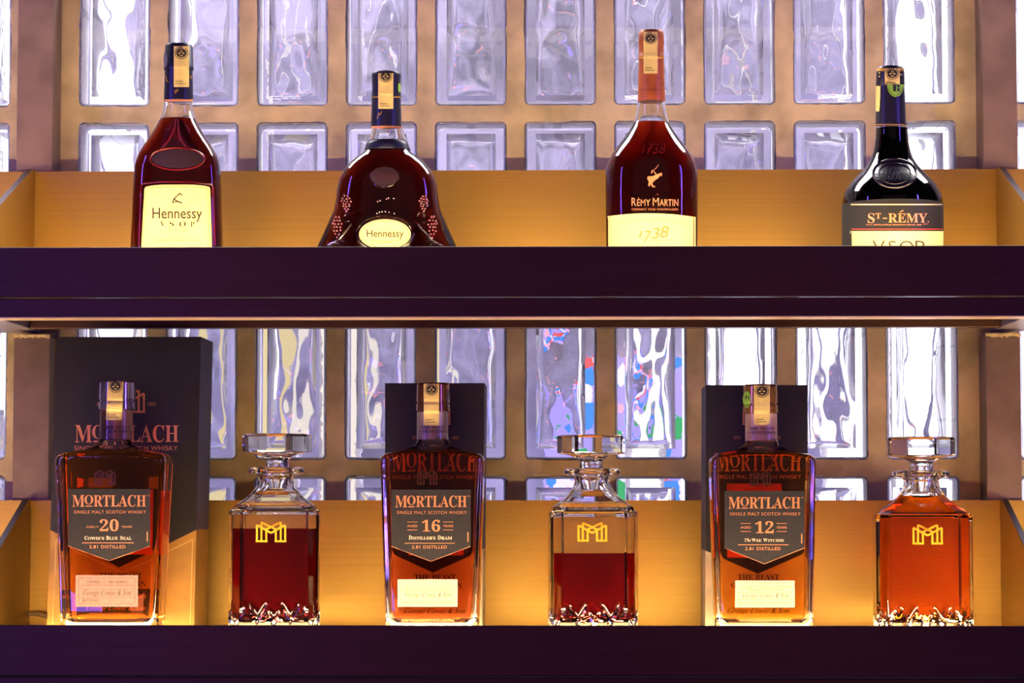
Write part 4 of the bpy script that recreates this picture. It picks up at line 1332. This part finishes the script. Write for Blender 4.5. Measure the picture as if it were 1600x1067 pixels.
# ---- crystal decanters
def decanter(x0, x1, dy, level, liq, ang, label, logo, sealx):
    """dy: how much lower it sits in the photo than the first one"""
    Y = YB
    cxp = (x0 + x1) / 2
    A = (at(x1, 850 + dy, Y).x - at(x0, 850 + dy, Y).x) / 2
    cx = at(cxp, 850 + dy, Y).x
    root = thing('crystal_decanter', (cx, Y, ZS_L), label, 'decanter', 'square crystal decanters')
    zz = lambda py: at(800, py + dy, Y).z
    px = (at(801, 850, Y).x - at(800, 850, Y).x)
    ca, sa = math.cos(ang), math.sin(ang)
    half = A / (ca + abs(sa) * .72)
    def sect(z, a, sq, ch, N=160, inset=0):
        """blend of a circle (sq=0) and a square with cut corners (sq=1)"""
        a = a - inset
        out = []
        for k in range(N):
            t = 2 * math.pi * (k + .5) / N
            c, s_ = abs(math.cos(t)), abs(math.sin(t))
            rs = min(a / max(c, 1e-6), a / max(s_, 1e-6), (2 * a - ch + inset * .6) / (c + s_))
            r = a * (1 - sq) + rs * sq
            x, y = r * math.cos(t), r * math.sin(t)
            out.append((cx + x * ca - y * sa, Y + x * sa + y * ca, z))
        return out
    ch = .011
    # outline from the base up: (z, half width, squareness)
    prof = [(ZS_L, half - .003, 1), (ZS_L + .002, half - .0006, 1)]
    z_top = zz(799)
    for i in range(1, 60):
        prof.append((ZS_L + .002 + (z_top - ZS_L - .002) * i / 60, half, 1))
    prof += [(zz(799), half, 1), (zz(797.2), half - .0008, 1), (zz(795.5), half - .0035, 1)]
    sh = [(790, 62, .97), (784, 53.5, .9), (777, 45, .78), (770, 38, .6), (763, 32.5, .4), (756, 29, .2), (750, 27.6, .05), (745, 27.5, 0), (741.5, 30, 0)]
    prof += [(zz(p), w * px, q) for p, w, q in sh]
    lip = [(740.2, 41, 0), (738, 44, 0), (734, 44.5, 0), (731.5, 43, 0), (730.2, 40, 0)]
    prof += [(zz(p), w * px, q) for p, w, q in lip]
    # V-shaped cuts round the foot
    zb0 = zz(983)
    def cut(p):
        x, y, z = p
        dx, dy_ = x - cx, y - Y
        lx, ly = dx * ca + dy_ * sa, -dx * sa + dy_ * ca
        if max(abs(lx), abs(ly)) < half * .9: return p
        u = lx if abs(ly) > abs(lx) else ly
        v = z - zb0
        if v > .032 or v < -.002: return p
        d = 0
        for c0, h0, h1 in ((-.0155, .0105, .0225), (.0155, .0105, .0225), (0, .0085, .0145), (-.035, .009, .02), (.035, .009, .02)):
            e = abs(v - h0 - abs(u - c0) * 1.75)
            top = 1 if v < h1 else max(0, 1 - (v - h1) / .004)
            d = max(d, max(0, 1 - e / .0032) * top)
        r = math.hypot(dx, dy_)
        k = 1 - d * .0017 / r
        return (cx + dx * k, Y + dy_ * k, z)
    mb = MB()
    N = 240
    fine = []
    zl = zz(level)
    for (z0, a0, q0), (z1, a1, q1) in zip(prof, prof[1:]):
        fine.append((z0, a0, q0))
    fine.append(prof[-1])
    rings = [[cut(p) for p in sect(z, a, q, ch, N)] for z, a, q in fine]
    mb.loft(rings, True, False)
    # inside of the body and neck
    W = .0055
    def inner_at(z):
        for (z0, a0, q0), (z1, a1, q1) in zip(prof, prof[1:]):
            if z0 <= z <= z1:
                t = (z - z0) / max(1e-9, z1 - z0)
                return a0 + (a1 - a0) * t, q0 + (q1 - q0) * t
        return prof[-1][1], 0
    zneck = zz(744)
    def isect(z):
        a, q = inner_at(min(z, zneck))
        w = W if a > 40 * px else W * .8
        return sect(z, a, q, ch, N, inset=w)
    zfl = ZS_L + .0165
    lv = sorted(set([zl + (zneck - zl) * i / 24 for i in range(25)]))
    inn = [isect(z) for z in lv] + [isect(zneck) and sect(zz(730.2), inner_at(zneck)[0], 0, ch, N, inset=W * .8)]
    mb.loft(inn, False, False, flip=True)
    o, i_ = rings[-1], inn[-1]
    mb.add(o + i_, [(k, (k + 1) % N, N + (k + 1) % N, N + k) for k in range(N)])
    build('glass_body', mb, M_CRYSTAL, root, root, smooth=24, weld=True)
    mb = MB()
    lr = []
    zs_ = [zfl + .0002] + [zfl + (zl - zfl) * i / 30 for i in range(1, 31)]
    for z in zs_:
        e = min(1, (z - zfl) / .008)
        rg = isect(z)
        k = 1 - .10 * (1 - math.sqrt(max(0, 1 - (1 - e) ** 2)))
        lr.append([(cx + (p[0] - cx) * k, Y + (p[1] - Y) * k, p[2]) for p in rg])
    mb.loft(lr, False, True)
    # star cut into the floor of the bowl
    n0 = len(mb.v)
    c_ = [(cx, Y, zfl + .006)]
    mid = [(cx + (p[0] - cx) * .5, Y + (p[1] - Y) * .5, zfl + .0002 + (.0028 if (k // 10) % 2 else -.001)) for k, p in enumerate(lr[0])]
    mb.add(lr[0] + mid + c_, [(k, N + k, N + (k + 1) % N, (k + 1) % N) for k in range(N)] + [(N + k, 2 * N, N + (k + 1) % N) for k in range(N)])
    ntop = 30 * 0
    io = [.89] * len(mb.f)
    for fi, f_ in enumerate(mb.f):
        if len(f_) == N: io[fi] = 1.36
    build('spirit', mb, liq, root, root, smooth=24, attr=io)
    # stopper: eight-sided head, waist and plug
    sx = at(sealx, 700 + dy, Y).x
    mb = MB()
    def r8(z, w, sq, N=48, rot=.30):
        """ring between a circle and an octagon"""
        out = []
        for k in range(N):
            t = 2 * math.pi * k / N
            u = (t % (math.pi / 4)) - math.pi / 8
            r = w * px * (1 - sq + sq * math.cos(math.pi / 8) / math.cos(u))
            out.append((sx + r * math.cos(t + rot), Y + r * math.sin(t + rot), z))
        return out
    mb.loft([r8(zz(p), w, q) for p, w, q in ((764, 12, 0), (763, 14.5, 0), (757, 15.5, 0), (745, 17.5, 0), (731, 19, 0), (726, 18.6, .3), (720, 18.8, .6), (716.5, 20, .8), (713, 25, .9), (709.5, 36, 1), (707, 52, 1), (706, 54.5, 1), (704.5, 55.5, 1),
             (681, 55.5, 1), (679.3, 54.3, 1), (678, 51, 1))])
    build('stopper', mb, M_CRYSTAL, root, root, smooth=24)
    # gilt monogram on the front
    n_ = Vector((sa, -ca, 0))
    fc = Vector((cx, Y, 0)) + n_ * (half + .0003)
    def fn(a, b):
        d = FW + RT * ((a - 800) / F) + UP * ((533.5 - b) / F)
        t = (fc - CP).dot(n_) / d.dot(n_)
        return tuple(CP + d * t)
    pr = Print(fn); monogram(pr, *logo, 3.0); pr.build('gilt_monogram', M_GILT, root, root)

decanter(356, 504.5, 0, 825, LQ_D1, math.radians(5), 'square crystal decanter of dark ruby spirit, beside the tall gold-footed box', (399.5, 447.5, 815, 847), 433.5)
decanter(855.5, 995.5, 2, 861, LQ_D2, math.radians(2), 'square crystal decanter about half full of russet spirit, in the middle of the shelf', (902, 949, 816, 846), 923.5)
decanter(1363, 1518, 5.5, 771, LQ_D3, math.radians(-4), 'square crystal decanter filled to the neck with orange spirit, at the right end', (1425.5, 1473.5, 819.5, 850.5), 1439)
